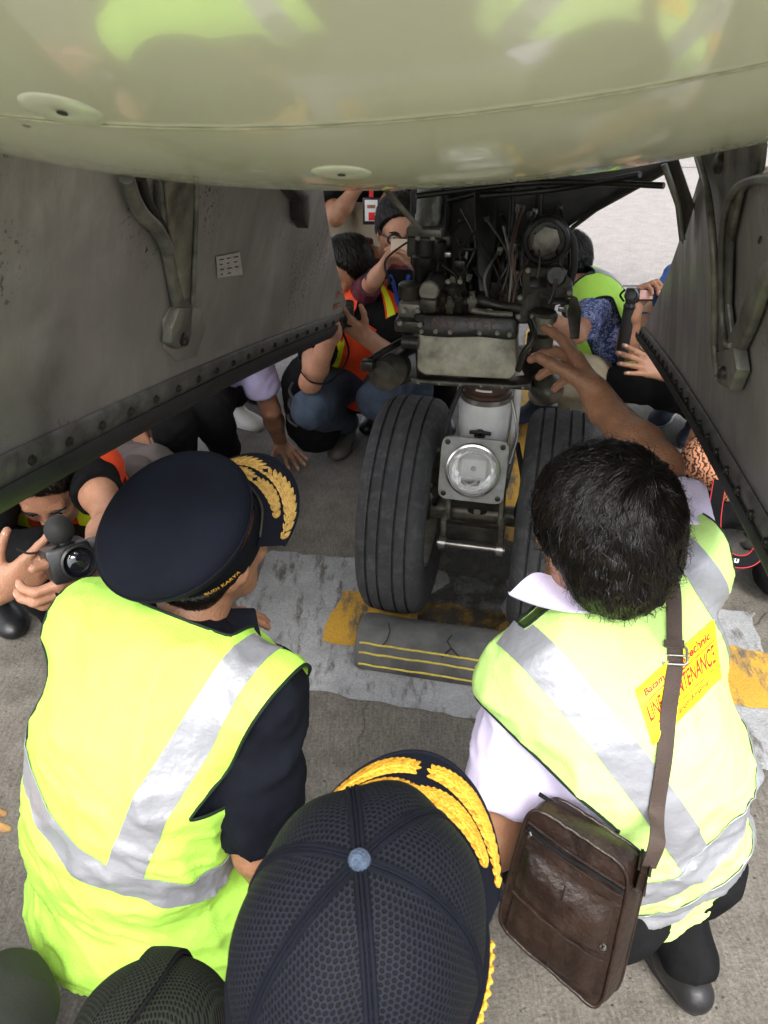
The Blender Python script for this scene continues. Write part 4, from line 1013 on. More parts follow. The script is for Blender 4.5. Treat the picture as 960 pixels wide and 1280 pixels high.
# lower fork and torque link
box('link_block', A(0, -.075, .46), (.155, .035, .10), MT['gear_olive'], gear, ACROT, .006)
box('link_side', A(-.078, -.095, .43), (.014, .07, .17), MT['gear_pale'], gear, ACROT, .004)
box('link_side', A(.078, -.095, .43), (.014, .07, .17), MT['gear_pale'], gear, ACROT, .004)
lathe('collar', A(0, -.055, .50), AZ, [(.058, -.01), (.062, 0), (.062, .018), (.058, .02)], MT['chrome'], gear, 40)
for q in (-1, 1): lathe('link_boss', A(.047*q, -.094, .455), -AU*.7+AZ*.7, [(.020, 0), (.020, .012), (.010, .013), (.010, .006), (0, .006)], MT['gear_dark'], gear, 24)
box('tow_bracket', A(0, -.135, .36), (.17, .028, .055), MT['gear_olive'], gear, ACROT, .006)
tube('tow_pin', [A(-.10, -.16, .325), A(.10, -.16, .325)], .010, MT['steel'], gear, 16)
for q in (-1, 1):
    lathe('tow_lug', A(.085*q, -.16, .325), AV, [(.0, -.010), (.021, -.010), (.021, .010), (0, .010)], MT['steel'], gear, 24)
    box('tow_arm', A(.085*q, -.13, .365), (.016, .05, .09), MT['gear_pale'], gear, ACROT @ Matrix.Rotation(.25, 3, 'X'), .004)
tube('brake_hose', bez([A(.10, -.04, .62), A(.13, -.06, .5), A(.12, -.05, .38), A(.15, 0, .33)], 8), .008, MT['rubber'], gear, 10)
# upper: box marked NO STEP on its flange
d0 = 1.93
def PB(px, py, dz=0): return atp(px, py, W(582, 440, d0)+AU*dz, AU)
c0 = W(583, 446, d0)
n0_ = (-AU*.97+AZ*.24).normalized(); bx = AV; by = bx.cross(n0_)*-1; by = by if by.z > 0 else -by
def q(px, py, o=0): return atp(px, py, c0, n0_)+n0_*o
sbx = plate('step_box', [q(x, y, 0) for x, y in ((521, 420), (526, 414), (560, 419), (600, 418), (640, 413), (645, 420), (646, 466), (638, 475), (530, 469), (520, 462))], -.12, MT['box_cream'], gear, n0_, .009)
plate('box_top', [q(x, y, .006) for x, y in ((517, 392), (640, 397), (647, 402), (646, 424), (634, 425), (600, 421), (560, 422), (530, 420), (518, 416))], -.10, MT['gear_dark'], gear, n0_, .006)
put_text('lettering', 'NO STEP', lambda x, y: q(581+x, 404.5-y*1.0+x*.02, .0075), 17, M('sooty_red_lettering', (.12, .05, .028), .6, var=.2), sbx, .03, 1.25)
plate('lower_flange', [q(x, y, .012) for x, y in ((513, 470), (530, 474), (640, 480), (664, 478), (665, 487), (600, 484), (515, 479))], -.14, MT['gear_olive'], gear, n0_, .003)
plate('flange_wing', [q(x, y, .004) for x, y in ((488, 456), (520, 440), (522, 474), (500, 482))], -.03, MT['gear_dark'], gear, n0_, .003)
tube('grab_handle', bez([q(663, 400, .01), q(668, 420, .03), q(655, 440, .03), q(648, 462, .01)], 8), .008, MT['gear_dark'], gear, 10)
# steering actuators: two fat cylinders pointing at us
def actuator(pxa, da, pxb, db, r, dome, name):
    a = W(pxa[0], pxa[1], da); b = W(pxb[0], pxb[1], db); ax = (a-b); L = ax.length
    if dome: prof = [(r*.8, 0), (r, .01), (r, L-.05), (r*1.05, L-.045), (r*1.05, L-.03), (r*.98, L-.012), (r*.8, L+.006), (r*.5, L+.020), (r*.2, L+.027), (0, L+.028)]
    else: prof = [(r*.8, 0), (r, .01), (r, L-.05), (r*1.06, L-.045), (r*1.06, L-.006), (r*.98, L), (r*.3, L+.005), (0, L+.005)]
    o = lathe(name, b, ax, prof, MT['gear_dark'], gear, 48); nn = ax.normalized()
    lathe('end_cap', b+nn*(L-.048), nn, [(r*1.075, 0), (r*1.075, .044), (r*.99, .051), (r*.3, .0555), (0, .056)] if not dome else [(r*1.07, 0), (r*1.07, .02), (r*1.0, .038), (r*.8, .058), (r*.5, .072), (r*.2, .079), (0, .080)], MT['gear_olive'], o, 48); return o
actuator((479, 470), 1.92, (530, 432), 2.10, .0385, False, 'steering_actuator')
actuator((686, 490), 1.95, (668, 452), 2.14, .0385, True, 'steering_actuator')
tube('actuator_rod', [W(455, 455, 1.9), W(478, 440, 1.92), W(505, 425, 1.98)], .0085, MT['gear_dark'], gear, 10)
box('rod_end', W(460, 456, 1.9), (.03, .03, .026), MT['gear_dark'], gear, ACROT, .005)
# upper machinery
lathe('oleo_tube', W(535, 285, 2.02), AZ+AU*.1, [(.034, 0), (.034, .03), (.031, .035), (.031, .26)], MT['gear_pale'], gear, 32)
box('tube_clamp', W(532, 288, 1.99), (.088, .06, .020), MT['gear_pale'], gear, ACROT, .003)
box('valve_body', W(531, 306, 2.01), (.080, .07, .05), MT['gear_olive'], gear, ACROT, .006)
lathe('valve_column', W(529, 360, 2.02), AZ, [(.022, 0), (.026, .01), (.026, .05), (.030, .055), (.030, .08), (.024, .085), (.024, .12)], MT['gear_dark'], gear, 24)
lathe('valve_column', W(545, 352, 2.02), AZ, [(.018, 0), (.018, .06), (.022, .065), (.022, .10)], MT['gear_dark'], gear, 20)
lathe('filter_cap', W(512, 366, 1.95), AZ, [(.0, -.01), (.026, -.01), (.028, 0), (.028, .02), (.022, .025), (0, .025)], MT['gear_olive'], gear, 28)
box('pump_body', W(514, 385, 1.95), (.058, .05, .036), MT['gear_pale'], gear, ACROT, .007)
box('pump_base', W(512, 404, 1.95), (.066, .06, .03), MT['gear_olive'], gear, ACROT, .006)
a_ = lathe('accumulator', W(548, 350, 2.02), W(536, 366, 1.88)-W(548, 350, 2.02), [(.022, 0), (.022, .13), (.020, .135), (0, .136)], MT['gear_olive'], gear, 28)
lathe('accumulator_cap', W(537, 363, 1.90), W(536, 366, 1.88)-W(548, 350, 2.02), [(.0235, 0), (.0235, .014), (.020, .018), (0, .018)], MT['gear_pale'], gear, 28)
box('accumulator_foot', W(536, 380, 1.90), (.040, .035, .03), MT['gear_olive'], gear, ACROT, .005)
lathe('drum', W(567, 368, 1.99), AZ, [(0, -.02), (.031, -.02), (.033, -.012), (.033, .014), (.029, .018), (.029, .024), (0, .026)], MT['gear_olive'], gear, 32)
for k, (x, y) in enumerate(((553, 385), (562, 388), (574, 385), (590, 384))):
    lathe('fitting', W(x, y, 1.93), AZ+AU*(-.3), [(.009, -.01), (.009, .012), (.013, .013), (.013, .022), (.007, .024), (.007, .035)], MT['gear_pale'] if k % 2 else MT['gear_olive'], gear, 6, 20)
tube('manifold_pipe', bez([W(578, 378, 1.95), W(600, 376, 1.94), W(622, 382, 1.93), W(650, 386, 1.93)], 8), .012, MT['gear_olive'], gear, 14)
tube('manifold_pipe', bez([W(590, 388, 1.92), W(615, 392, 1.91), W(640, 394, 1.91)], 8), .008, MT['gear_pale'], gear, 12)
# centring yoke between two discs
plate('yoke_plate', [W(x, y, 2.02) for x, y in ((592, 225), (622, 225), (620, 300), (613, 365), (598, 365), (594, 300))], .03, MT['gear_dark'], gear, ray(600, 300).normalized(), .006)
for x in (589, 625):
    lathe('cable_disc', W(x, 340, 2.10), AV, [(0, -.013), (.070, -.013), (.078, -.006), (.072, 0), (.078, .006), (.070, .013), (0, .013)], MT['gear_dark'], gear, 48)
lathe('disc_hub', W(607, 335, 2.08), AV, [(0, -.06), (.022, -.06), (.022, .06), (0, .06)], MT['gear_olive'], gear, 24)
lathe('shock_body', W(633, 372, 2.05), AZ+AV*.05, [(.012, 0), (.012, .10), (.016, .105), (.016, .14)], MT['steel'], gear, 20)
# big hex-capped port in its ring and casting below it
cr = W(683, 302, 1.93); rn = (CAM-cr).normalized()*.6+(-AU)*.4; rn.normalize()
lathe('port_ring', cr-rn*.05, rn, [(.040, 0), (.056, .005), (.060, .02), (.060, .04), (.054, .052), (.046, .055), (.044, .046)], MT['gear_dark'], gear, 48)
hx = []; x_, y_, _ = frame_of(rn)
for k in range(7): a = 2*math.pi*k/7; hx.append(cr+(x_*math.cos(a)+y_*math.sin(a))*(.036 if k % 3 else .033))
plate('port_cover', hx, .006, MT['gear_pale'], gear, rn, .002)
lathe('port_body', cr-rn*.10, rn, [(0, -.02), (.052, -.02), (.052, .065), (0, .07)], MT['gear_olive'], gear, 40)
plate('casting', [W(x, y, 1.94) for x, y in ((652, 332), (700, 336), (716, 350), (716, 372), (690, 376), (676, 372), (672, 404), (640, 404), (642, 376), (652, 368))], .05, MT['gear_olive'], gear, ray(680, 360).normalized(), .007)
plate('casting_pocket', [W(x, y, 1.937) for x, y in ((662, 345), (684, 346), (684, 360), (662, 359))], .012, MT['gear_dark'], gear, ray(680, 360).normalized(), .004)
ec = W(695, 345, 1.90); lathe('eye_bolt', ec, -ray(695, 345).normalized(), [(0, -.02), (.022, -.02), (.026, -.008), (.026, .004), (.020, .010), (.010, .010), (.010, .002), (0, .002)], MT['gear_dark'], gear, 28)
tube('eye_shank', [W(695, 350, 1.88), W(692, 366, 1.88), W(686, 380, 1.89)], .005, MT['gear_olive'], gear, 10)
lathe('spool', W(677, 408, 1.93), AZ, [(0, -.045), (.032, -.045), (.032, -.02), (.022, -.015), (.022, .012), (.034, .016), (.036, .03), (.030, .038), (0, .04)], MT['gear_olive'], gear, 36)
lathe('spool_sleeve', W(679, 404, 1.905), AZ, [(.010, -.02), (.024, -.02), (.024, .018), (.010, .018)], MT['gear_pale'], gear, 30)
plate('side_lever', [W(x, y, 1.90) for x, y in ((714, 368), (722, 372), (727, 388), (724, 424), (713, 424), (709, 390))], .018, MT['gear_olive'], gear, ray(718, 390).normalized(), .003)
plate('lever_arm', [W(x, y, 1.93) for x, y in ((690, 372), (722, 374), (722, 382), (690, 380))], .02, MT['gear_dark'], gear, ray(718, 390).normalized(), .003)
tube('ring_hose', bez([W(706, 285, 1.92), W(716, 300, 1.93), W(718, 330, 1.95), W(712, 356, 1.96)], 8), .009, MT['rubber'], gear, 10)
for pts in (((540, 310), (552, 330), (570, 345), (573, 362)), ((556, 250), (552, 300), (545, 340)), ((640, 250), (636, 330), (640, 385)), ((573, 300), (578, 310), (592, 312)), ((655, 330), (648, 350), (655, 372)), ((500, 395), (505, 420), (518, 432))):
    tube('hydraulic_line', bez([W(x, y, 2.0-.01*i) for i, (x, y) in enumerate(pts)], 8), .0055, MT['gear_dark'], gear, 8)
for x, y, m_ in ((556, 300, 'gear_olive'), (575, 330, 'gear_dark'), (570, 350, 'gear_pale'), (650, 318, 'gear_dark'), (655, 395, 'gear_pale'), (605, 380, 'gear_olive'), (630, 397, 'gear_olive')):
    box('bracket_block', W(x, y, 2.0), (.03, .03, .025), MT[m_], gear, ACROT, .004)
lathe('link_rod_end', W(513, 428, 1.93), AV, [(0, -.02), (.016, -.02), (.016, .02), (0, .02)], MT['gear_olive'], gear, 20)
box('side_shroud', W(676, 440, 2.0), (.05, .06, .10), MT['gear_dark'], gear, ACROT, .008)

rg = random.Random(11)
bolt = None
def addbolt(p, n_b, sc=1.0):
    global bolt
    if bolt is None:
        vs_, fs_ = lathe_vf(V(0, 0, 0), V(0, 0, 1), [(.0075, -.002), (.0075, .001), (.0055, .0012), (.0055, .005), (.0045, .006), (.0001, .006)], 6)
        me = bpy.data.meshes.new('bolt'); me.from_pydata([tuple(v) for v in vs_], [], fs_); me.materials.append(MT['gear_pale']); bolt = me
    o = bpy.data.objects.new('bolt', bolt); COL.objects.link(o); o.parent = gear; o.location = Vector(p)-ORI[gear.name]; o.rotation_euler = Vector(n_b).to_track_quat('Z', 'Y').to_euler(); o.scale = (sc, sc, sc); ORI[o.name] = ORI[gear.name]
for x, y in ((527, 396), (545, 396), (563, 397), (600, 398), (622, 398), (637, 400)): addbolt(q(x, y+18, .007), n0_, .8)
for x in range(524, 660, 26): addbolt(q(x, 477+(x-520)*.05, .014), n0_, .55)
for x, y, d in ((522, 298, 1.955), (541, 298, 1.955), (505, 388, 1.92), (522, 388, 1.92), (500, 404, 1.91), (525, 406, 1.91), (660, 338, 1.90), (700, 342, 1.90), (712, 366, 1.90), (648, 396, 1.90), (666, 396, 1.90), (650, 372, 1.90), (575, 352, 1.94), (560, 352, 1.94)):
    addbolt(W(x, y, d), CAM-W(x, y, d), .9)
cols = ['rubber', 'gear_dark', 'gear_olive', 'gear_pale', 'brown_band', 'rubber']
for k in range(22):
    x0 = rg.uniform(512, 700); y0 = rg.uniform(255, 330); x1 = x0+rg.uniform(-40, 40); y1 = rg.uniform(345, 400); d_ = rg.uniform(1.93, 2.05); m1 = ((x0+x1)/2+rg.uniform(-22, 22), (y0+y1)/2)
    tube('hydraulic_hose' if k % 2 else 'cable', bez([W(x0, y0, d_+.04), W(m1[0], m1[1], d_-.02), W(x1, y1, d_)], 10), rg.choice((.0025, .0035, .005)), MT[cols[k % 6]], gear, 8)
    for e_, (xx, yy) in enumerate(((x0, y0), (x1, y1))):
        if rg.random() < .7: lathe('hose_fitting', W(xx, yy, d_+(.04 if e_ == 0 else 0)), V(x1-x0, 0, -(y1-y0)), [(.0075, -.008), (.0075, .004), (.0055, .005), (.0055, .010)], MT['gear_olive' if k % 3 else 'gear_pale'], gear, 6, 20)
for k, (x, y) in enumerate(((560, 318), (572, 372), (590, 366), (612, 388), (645, 342), (664, 372), (702, 386), (538, 400), (556, 402))):
    box('clamp_block', W(x, y, 1.95), (.016, .014, .012), MT[('steel', 'gear_pale', 'gear_olive')[k % 3]], gear, ACROT, .002)
tube('brake_hose', bez([A(-.06, -.03, .80), A(-.10, -.07, .66), A(-.09, -.09, .5), A(-.13, -.04, .38)], 8), .007, MT['rubber'], gear, 10)
tube('conduit', bez([W(640, 500, 2.2), W(646, 540, 2.2), W(636, 580, 2.18)], 8), .005, MT['steel'], gear, 8)

# ------------------------------------------------------------------ wheel chock: a black rubber bar with three yellow lines
ck = thing('wheel_chock', 'cracked black rubber wheel chock with three yellow lines in front of the tyres', 'wheel chock', A(0, -.30, 0))
prof = [(-.088, .004), (-.098, .02), (-.096, .05), (-.074, .098), (-.044, .124), (.0, .132), (.035, .122), (.065, .092), (.088, .05), (.09, .015), (.082, .004)]
l0_, l1_ = -.30, .46; N_ = 60
vs = []; fs = []
for i in range(N_+1):
    l = l0_+(l1_-l0_)*i/N_; e = min(i, N_-i)/2.0; sc_ = 1 if e >= 1 else .90+.10*math.sqrt(max(0, 1-(1-e)**2))
    for a, z in prof:
        w_ = .0025*mnoise.noise(Vector((l*14, a*30, z*30))); vs.append(A(l, -.318+a*sc_, z*(sc_ if z > .01 else 1)+w_*(z > .01)))
m_ = len(prof)
for i in range(N_):
    for k in range(m_): fs.append((i*m_+k, i*m_+(k+1) % m_, (i+1)*m_+(k+1) % m_, (i+1)*m_+k))
fs.append(tuple(range(m_))); fs.append(tuple(N_*m_+k for k in range(m_))[::-1])
obj('rubber_bar', vs, fs, M('chock_rubber', (.045, .046, .047), .75, col2=(.11, .11, .107), scale=9, bump=.5, bscale=70, detail=8), ck, True, 50)
for (a, z) in ((-.0755, .0975), (-.0872, .070), (-.0975, .034)):
    vs, fs = tube_vf([A(l0_+.015+(l1_-l0_-.03)*i/50, -.318+a+.001*mnoise.noise(Vector((i*.3, a, 0))), z+.003*mnoise.noise(Vector((i*.4, z*9, 0)))) for i in range(51)], .0032, 8)
    obj('yellow_line', vs, fs, M('rubbed_yellow_stripe', (.42, .33, .05), .7, col2=(.62, .50, .08), scale=40, detail=6), ck)
for pts in (((-.21, -.02, .139), (-.20, -.045, .131), (-.205, -.065, .112), (-.215, -.075, .1)), ((-.02, -.03, .137), (-.03, -.05, .128), (-.015, -.062, .115), (-.04, -.078, .092)), ((-.015, -.062, .115), (.01, -.075, .098))):
    tube('crack', [A(l, -.318+a, z+.0005) for l, a, z in pts], .0022, MT['dark_print'], ck, 5)

# ================================================================== the two men in lime vests nearest the gear
def vest_parts(root, J, mat, strips, fat=1.0, bulge=(0, 0, 0), hem=None, holes=(), neck=None, extra=None, res=.0065, wr=.013, d=.020, stripmat='tape', pipe='piping', pipe_r=.0028):
    vs, fs, Rm, m = vest(None, J, mat, root, fat, bulge, res, d, extra=extra, wr=wr)
    X, Y, Z = [Vector(Rm.col[i]) for i in range(3)]
    loc = lambda x, y, z: m+X*x+Y*y+Z*z
    planes = []
    if hem is not None: planes.append((loc(*hem[0]), (X*hem[1][0]+Y*hem[1][1]+Z*hem[1][2]).normalized()))
    HS = [[(loc(*p), (X*n[0]+Y*n[1]+Z*n[2]).normalized()) for p, n in hset] for hset in list(holes)+([[neck, ((-.085, 0, 0), (1, 0, .25)), ((.085, 0, 0), (-1, 0, .25))]] if neck else [])]
    def punch(bm):
        for hset in HS:
            for p, n in hset: bmesh.ops.bisect_plane(bm, geom=list(bm.verts)+list(bm.edges)+list(bm.faces), plane_co=p, plane_no=n)
            bad = [f for f in bm.faces if all((f.calc_center_median()-p).dot(n) > 0 for p, n in hset)]
            bmesh.ops.delete(bm, geom=bad, context='FACES')
        return bm
    bm = punch(slice_mesh(vs, fs, planes, 0.0))
    loops = bm_boundaries(bm); thicken(bm, .003)
    bm.verts.ensure_lookup_table(); bm.verts.index_update()
    vo = obj('vest', [v.co.copy() for v in bm.verts], [[v.index for v in f.verts] for f in bm.faces], mat, root, True, 60); bm.free()
    for lp, cl in loops:
        if len(lp) < 30: continue
        lp = smooth_loop(lp, 8, cl)[::2]; tube('edge_piping', lp, pipe_r, MT[pipe], vo, 6, closed=cl, cap=False)
    for nm, pl in strips:
        P_ = [(loc(*p), (X*n[0]+Y*n[1]+Z*n[2]).normalized()) for p, n in pl]
        b = punch(slice_mesh(vs, fs, planes+P_, .0022 if len(P_) > 2 else .0034))
        if len(b.faces) == 0: b.free(); continue
        thicken(b, .0015); b.verts.index_update()
        obj(nm, [v.co.copy() for v in b.verts], [[v.index for v in f.verts] for f in b.faces], MT[stripmat], vo, True, 50); b.free()
    return vo, vs, fs, loc, (X, Y, Z)
def hole(sg, x0=.225, c=.38, z0=-.18, yl=None):
    h = [((sg*x0, 0, 0), (sg*1.0, 0, -c)), ((0, 0, z0), (0, 0, 1))]
    if yl: h += [((0, yl, 0), (0, -1, 0)), ((0, -yl, 0), (0, 1, 0))]
    return h
def band(z0, z1, tilt=0, yz=0):
    n = (tilt, yz, 1); return ('reflective_strip', [((0, 0, z1), n), ((0, 0, z0), (-n[0], -n[1], -1))])
def vertical(x0, x1, z0, back=True, lean=0):
    s = [((x1, 0, 0), (1, 0, lean)), ((x0, 0, 0), (-1, 0, -lean)), ((0, 0, z0), (0, 0, -1))]
    if back: s.append(((0, .02, 0), (0, 1, 0)))
    return ('reflective_strip', s)

# ---- man in the gold-leaf peaked cap
J1 = crouch((-.40, .88), 25)
J1.update(pel=V(-.440, .87, .33), nb=V(-.320, 1.02, .835), shL=V(-.488, 1.025, .80), shR=V(-.195, .89, .775), head=V(-.282, 1.062, .950),
          hipL=V(-.50, .88, .33), hipR=V(-.37, .84, .33), knL=V(-.52, 1.18, .52), knR=V(-.235, 1.17, .53), anL=V(-.50, .98, .10), anR=V(-.22, .95, .10), toL=V(-.46, 1.13, .03), toR=V(-.15, 1.09, .03),
          elR=V(-.205, .79, .53), wrR=V(-.17, .85, .34), elL=V(-.56, 1.14, .62), wrL=V(-.40, 1.26, .60), face=V(.58, .74, -.12), up=V(.0, -.15, 1), Y=V(.42, .9, 0).normalized())
b1_ = V(-.03, -.09, .05)
p1 = person('crouching man in black peaked cap with gold leaves and lime reflective vest over black shirt', J1, 'skin', 'navy', (.86, .9), 'navy', hands={'R': dict(D=V(.1, .3, -1), N=V(-1, 0, 0)), 'L': dict(N=V(0, 0, -1))}, bulge=b1_, fat=.93, res=.005, cres=.0065, wr=.006, hair=False, hs=.97)
h_ = Vol(.005); Rm1 = Matrix((p1['R'], p1['F'], p1['U'])).transposed(); P1 = p1['P']
h_.ell(P1(0, -.016, .02), (.081, .098, .085), Rm1, .02); h_.ell(P1(0, -.050, -.035), (.068, .048, .065), Rm1, .03)
h_.cut(P1(0, -.014, 0), p1['F']+p1['U']*.15, .3); h_.cut(P1(0, -.05, -.095), -p1['U'], .2); h_.cut(W(240, 658, 1.24)-V(-.10, -.49, .86)*.05, V(-.12, -.58, 1), .3)
hs1, hf1 = h_.mesh(); hs1 = smooth_mesh(hs1, hf1, 2); ho1 = obj('hair', hs1, hf1, MT['hair'], p1['root']); tag(strands('hair_strand', ho1, hs1, hf1, P1(0, -.04, .1), p1['F'], 3500, .03, MT['hair_strand'], .003, .0009, 9), kind='stuff')
J1v = J1
vo1, v1s, v1f, loc1, ax1 = vest_parts(p1['root'], J1, MT['lime'],
    [band(-.255, -.205, .35, -.10), vertical(.105, .158, -.262, True, -.20)], fat=.98, bulge=b1_, d=.020, extra=lambda v: v.ell(J1['pel']+V(.022, -.035, .0), (.205, .175, .14), None, .06),
    holes=(hole(1, .195, .30, -.15), hole(-1, .205, .30, -.15)), neck=((0, .02, .075), (0, .45, 1)), hem=((0, 0, -.585), (0, -.15, -1)))
# shirt collar, turned up at the back
def collar(root, nb, Fd, Ud, r, h, mat, pts, name='collar', th=.004):
    pass
cp_ = [((-.052, -.058), 1.0)]
def ribbon(name, lo, hi, mat, parent, th=.004):
    """sheet between two polylines"""
    a = bez(lo, 8); b = bez(hi, 8); n = min(len(a), len(b)); m = 5
    return grid(name, [[a[i].lerp(b[i], j/m) for j in range(m+1)] for i in range(n)], mat, parent, th)
ribbon('collar', [W(190, 745, 1.33), W(222, 780, 1.29), W(262, 796, 1.26), (W(305, 800, 1.25)), W(329, 806, 1.25)], [W(200, 728, 1.35), W(230, 745, 1.34), W(268, 760, 1.33), W(300, 760, 1.33), W(318, 760, 1.32)], MT['navy'], p1['root'], .005)

# ---- peaked cap of that man
def hat_peaked():
    t = thing('peaked_cap', 'black peaked officer cap with gold leaf wreath on its visor, on the left man', 'cap', J1['head']+V(0, 0, .03))
    F = nrm(V(.62, .64, .44)); U = (V(-.12, -.58, 1)-F*V(-.12, -.58, 1).dot(F)).normalized(); R = F.cross(U)
    c = W(240, 658, 1.24)
    P = lambda r, f, u: c+R*r+F*f+U*u
    # band (frame) and the wider, slightly domed crown
    n = 64
    def ring(rx, ry, u, off=0, tilt=0): return [P(rx*math.cos(2*math.pi*k/n), off+ry*math.sin(2*math.pi*k/n), u+tilt*math.sin(2*math.pi*k/n)) for k in range(n)]
    def loft(name, rings, mat, parent, close=True):
        vs = [p for r in rings for p in r]; fs = [(i*n+k, i*n+(k+1) % n, (i+1)*n+(k+1) % n, (i+1)*n+k) for i in range(len(rings)-1) for k in range(n)]
        if close: fs.append(tuple((len(rings)-1)*n+k for k in range(n)))
        return obj(name, vs, fs, mat, parent, True, 60)
    loft('cap_band', [ring(.086, .104, -.072), ring(.087, .105, -.066), ring(.088, .106, -.035), ring(.090, .108, -.012), ring(.088, .106, -.008)], MT['navy'], t, False)
    cr = []
    for (s_, u) in ((.90, -.014), (.97, -.004), (1.05, .012), (1.11, .028), (1.14, .037), (1.145, .042), (1.135, .048), (1.11, .053), (1.05, .061), (.9, .068), (.7, .074), (.45, .078), (.2, .080), (.02, .0802)):
        cr.append(ring(.096*s_, .112*s_, u+.004*mnoise.noise(Vector((s_*4, u*30, 0))), -.020, .004*s_))
    loft('crown', cr, MT['navy_felt'], t)
    tube('crown_piping', ring(.096*1.148, .112*1.148, .042, -.020, .004), .0026, MT['navy'], t, 6, closed=True, cap=False)
    # visor: curved sheet in front
    def Vz(a, s):  # a: -1..1 across, s: 0..1 outwards
        th = a*1.15; rx, ry = .090+.010*s, .107
        x = math.sin(th)*(rx+.028*s*math.cos(th)); y = math.cos(th)*ry+.076*s*math.cos(th*1.05)**.8 if abs(th*1.05) < math.pi/2 else math.cos(th)*ry
        return P(x, y, -.036-.014*s-.016*(x/.09)**2 - .006*s*s)
    vz = grid('visor', [[Vz(-1+2*i/40, j/10) for j in range(11)] for i in range(41)], MT['navy'], t, .004)
    vzN = (Vz(0, .5)-Vz(.05, .5)).cross(Vz(0, .6)-Vz(0, .5)).normalized(); vzN = vzN if vzN.dot(U) > 0 else -vzN
    tube('visor_edge', [Vz(-1+2*i/40, 1) for i in range(41)], .003, MT['navy'], vz, 8)
    tube('visor_cord', bez([P(-.088, .055, -.022), P(-.05, .098, -.026), P(0, .113, -.027), P(.05, .098, -.026), P(.088, .055, -.022)], 8), .0018, MT['gear_olive'], t, 6)
    def leaf(a, s, ang, L, Wd, o=.0015, parent=vz, mat='gold'):
        p0 = Vz(a, s); ea = (Vz(a+.02, s)-p0).normalized(); es = (Vz(a, min(s+.04, 1))-p0).normalized() if s < .95 else (p0-Vz(a, s-.04)).normalized(); N = ea.cross(es).normalized(); N = N if N.dot(U) > 0 else -N
        d = ea*math.cos(ang)+es*math.sin(ang); w = N.cross(d); vs = []; m = 7
        for i in range(m):
            q = i/(m-1); ww = Wd*math.sin(math.pi*min(1, q*.93+.05))**.8
            for k, hh in ((-1, 0), (-.5, .8), (0, .55), (.5, .8), (1, 0)): vs.append(p0+d*L*q+w*ww*k+N*(o+.0028*hh*math.sin(math.pi*min(q+.1, 1))))
        fs = [(i*5+k, i*5+k+1, (i+1)*5+k+1, (i+1)*5+k) for i in range(m-1) for k in range(4)]
        o_ = obj('embroidered_leaf', vs, fs, MT[mat], parent)
    # wreath: two facing branches, each side of the middle, with leaves both sides of a stem
    for sg in (-1, 1):
        for (s0, s1, a0_, a1_, nn, L) in ((.80, .62, .93, .10, 11, .0225), (.40, .30, .66, .10, 8, .018)):
            stem = []
            for i in range(nn):
                q = i/(nn-1); a = sg*(a0_+(a1_-a0_)*q); s = s0+(s1-s0)*q; stem.append((a, s))
                dirn = math.pi if sg > 0 else 0
                sz = .75+.35*math.sin(math.pi*q)
                leaf(a, s, dirn+(.55 if sg < 0 else -.55), L*sz, .0044*sz, mat='gold_old')
                leaf(a, s, dirn-(.55 if sg < 0 else -.55), L*sz, .0044*sz, mat='gold_old')
            tube('wreath_stem', [Vz(a, s)+U*.0035 for a, s in stem], .0016, MT['gold_old'], vz, 6)
    # lettering on the right rear of the band
    def bandpt(x, y):
        th = 5.95+x*.095; r1 = .0935; r2 = .1115
        return P(r1*math.cos(th), r2*math.sin(th), -.040+y)
    put_text('lettering', 'BUDI KARYA', lambda x, y: bandpt(x, y*.0125), 1.0, MT['gold'], t, .03, 1.1)
    return t
hat_peaked()

# ---- man in the pale vest, pointing at the gear
J2 = crouch((.5, .95), -18)
J2.update(pel=V(.460, .90, .33), nb=V(.335, .96, .895), shL=V(.232, .905, .79), shR=V(.462, 1.03, .93), head=V(.313, .955, 1.045),
          hipL=V(.40, .82, .34), hipR=V(.57, .90, .34), knL=V(.25, .93, .36), knR=V(.48, 1.25, .42), anL=V(.38, .97, .11), anR=V(.60, .85, .11), toL=V(.33, 1.1, .03), toR=V(.565, .98, .03),
          elL=V(.18, .79, .55), wrL=V(.10, .86, .42), elR=W(822, 584, 1.36), wrR=W(750, 502, 1.53), face=V(-.42, .82, -.20), up=V(-.05, .1, 1), Y=V(-.4, .9, 0).normalized())
b2_ = V(.02, -.085, .03)
p2 = person('crouching man with short black hair in pale lime vest pointing up at the gear', J2, 'skin', 'white_cloth', (.70, .70), 'black', hair=False,
            hands={'R': dict(D=W(716, 436, 1.61)-W(750, 502, 1.53), N=V(-.8, .25, -.45), curl=((.12, .22, .15), (.55, .55, .3), (.70, .6, .35), (.85, .6, .4)), spread=.10, thumb=(.70, .55, .45), tcurl=.2, s=1.12), 'L': dict(D=V(0, .2, -1), N=V(0, 1, 0))},
            arms=1.0, bulge=b2_, fat=.87, res=.0036, nail=True, smt=1, cres=.0065, wr=.006)
vo2, v2s, v2f, loc2, ax2 = vest_parts(p2['root'], J2, MT['lime_pale'],
    [band(-.315, -.262, 0, -.05), band(-.45, -.40, 0, -.05), vertical(-.155, -.100, -.285, True, .0), vertical(.125, .172, -.285, True, .0)], fat=.90, bulge=b2_, d=.019,
    holes=(hole(1, .215, .3, -.14), hole(-1, .222, .20, -.15)), neck=((0, .02, .098), (0, .45, 1)), hem=((0, 0, -.66), (0, -.1, -1)))
ribbon('collar', [W(636, 743, 1.16), W(672, 756, 1.15), W(715, 764, 1.14), W(755, 764, 1.13)], [W(637, 741, 1.16), W(668, 716, 1.18), W(705, 725, 1.18), W(755, 735, 1.16)], MT['white_cloth'], p2['root'], .004)
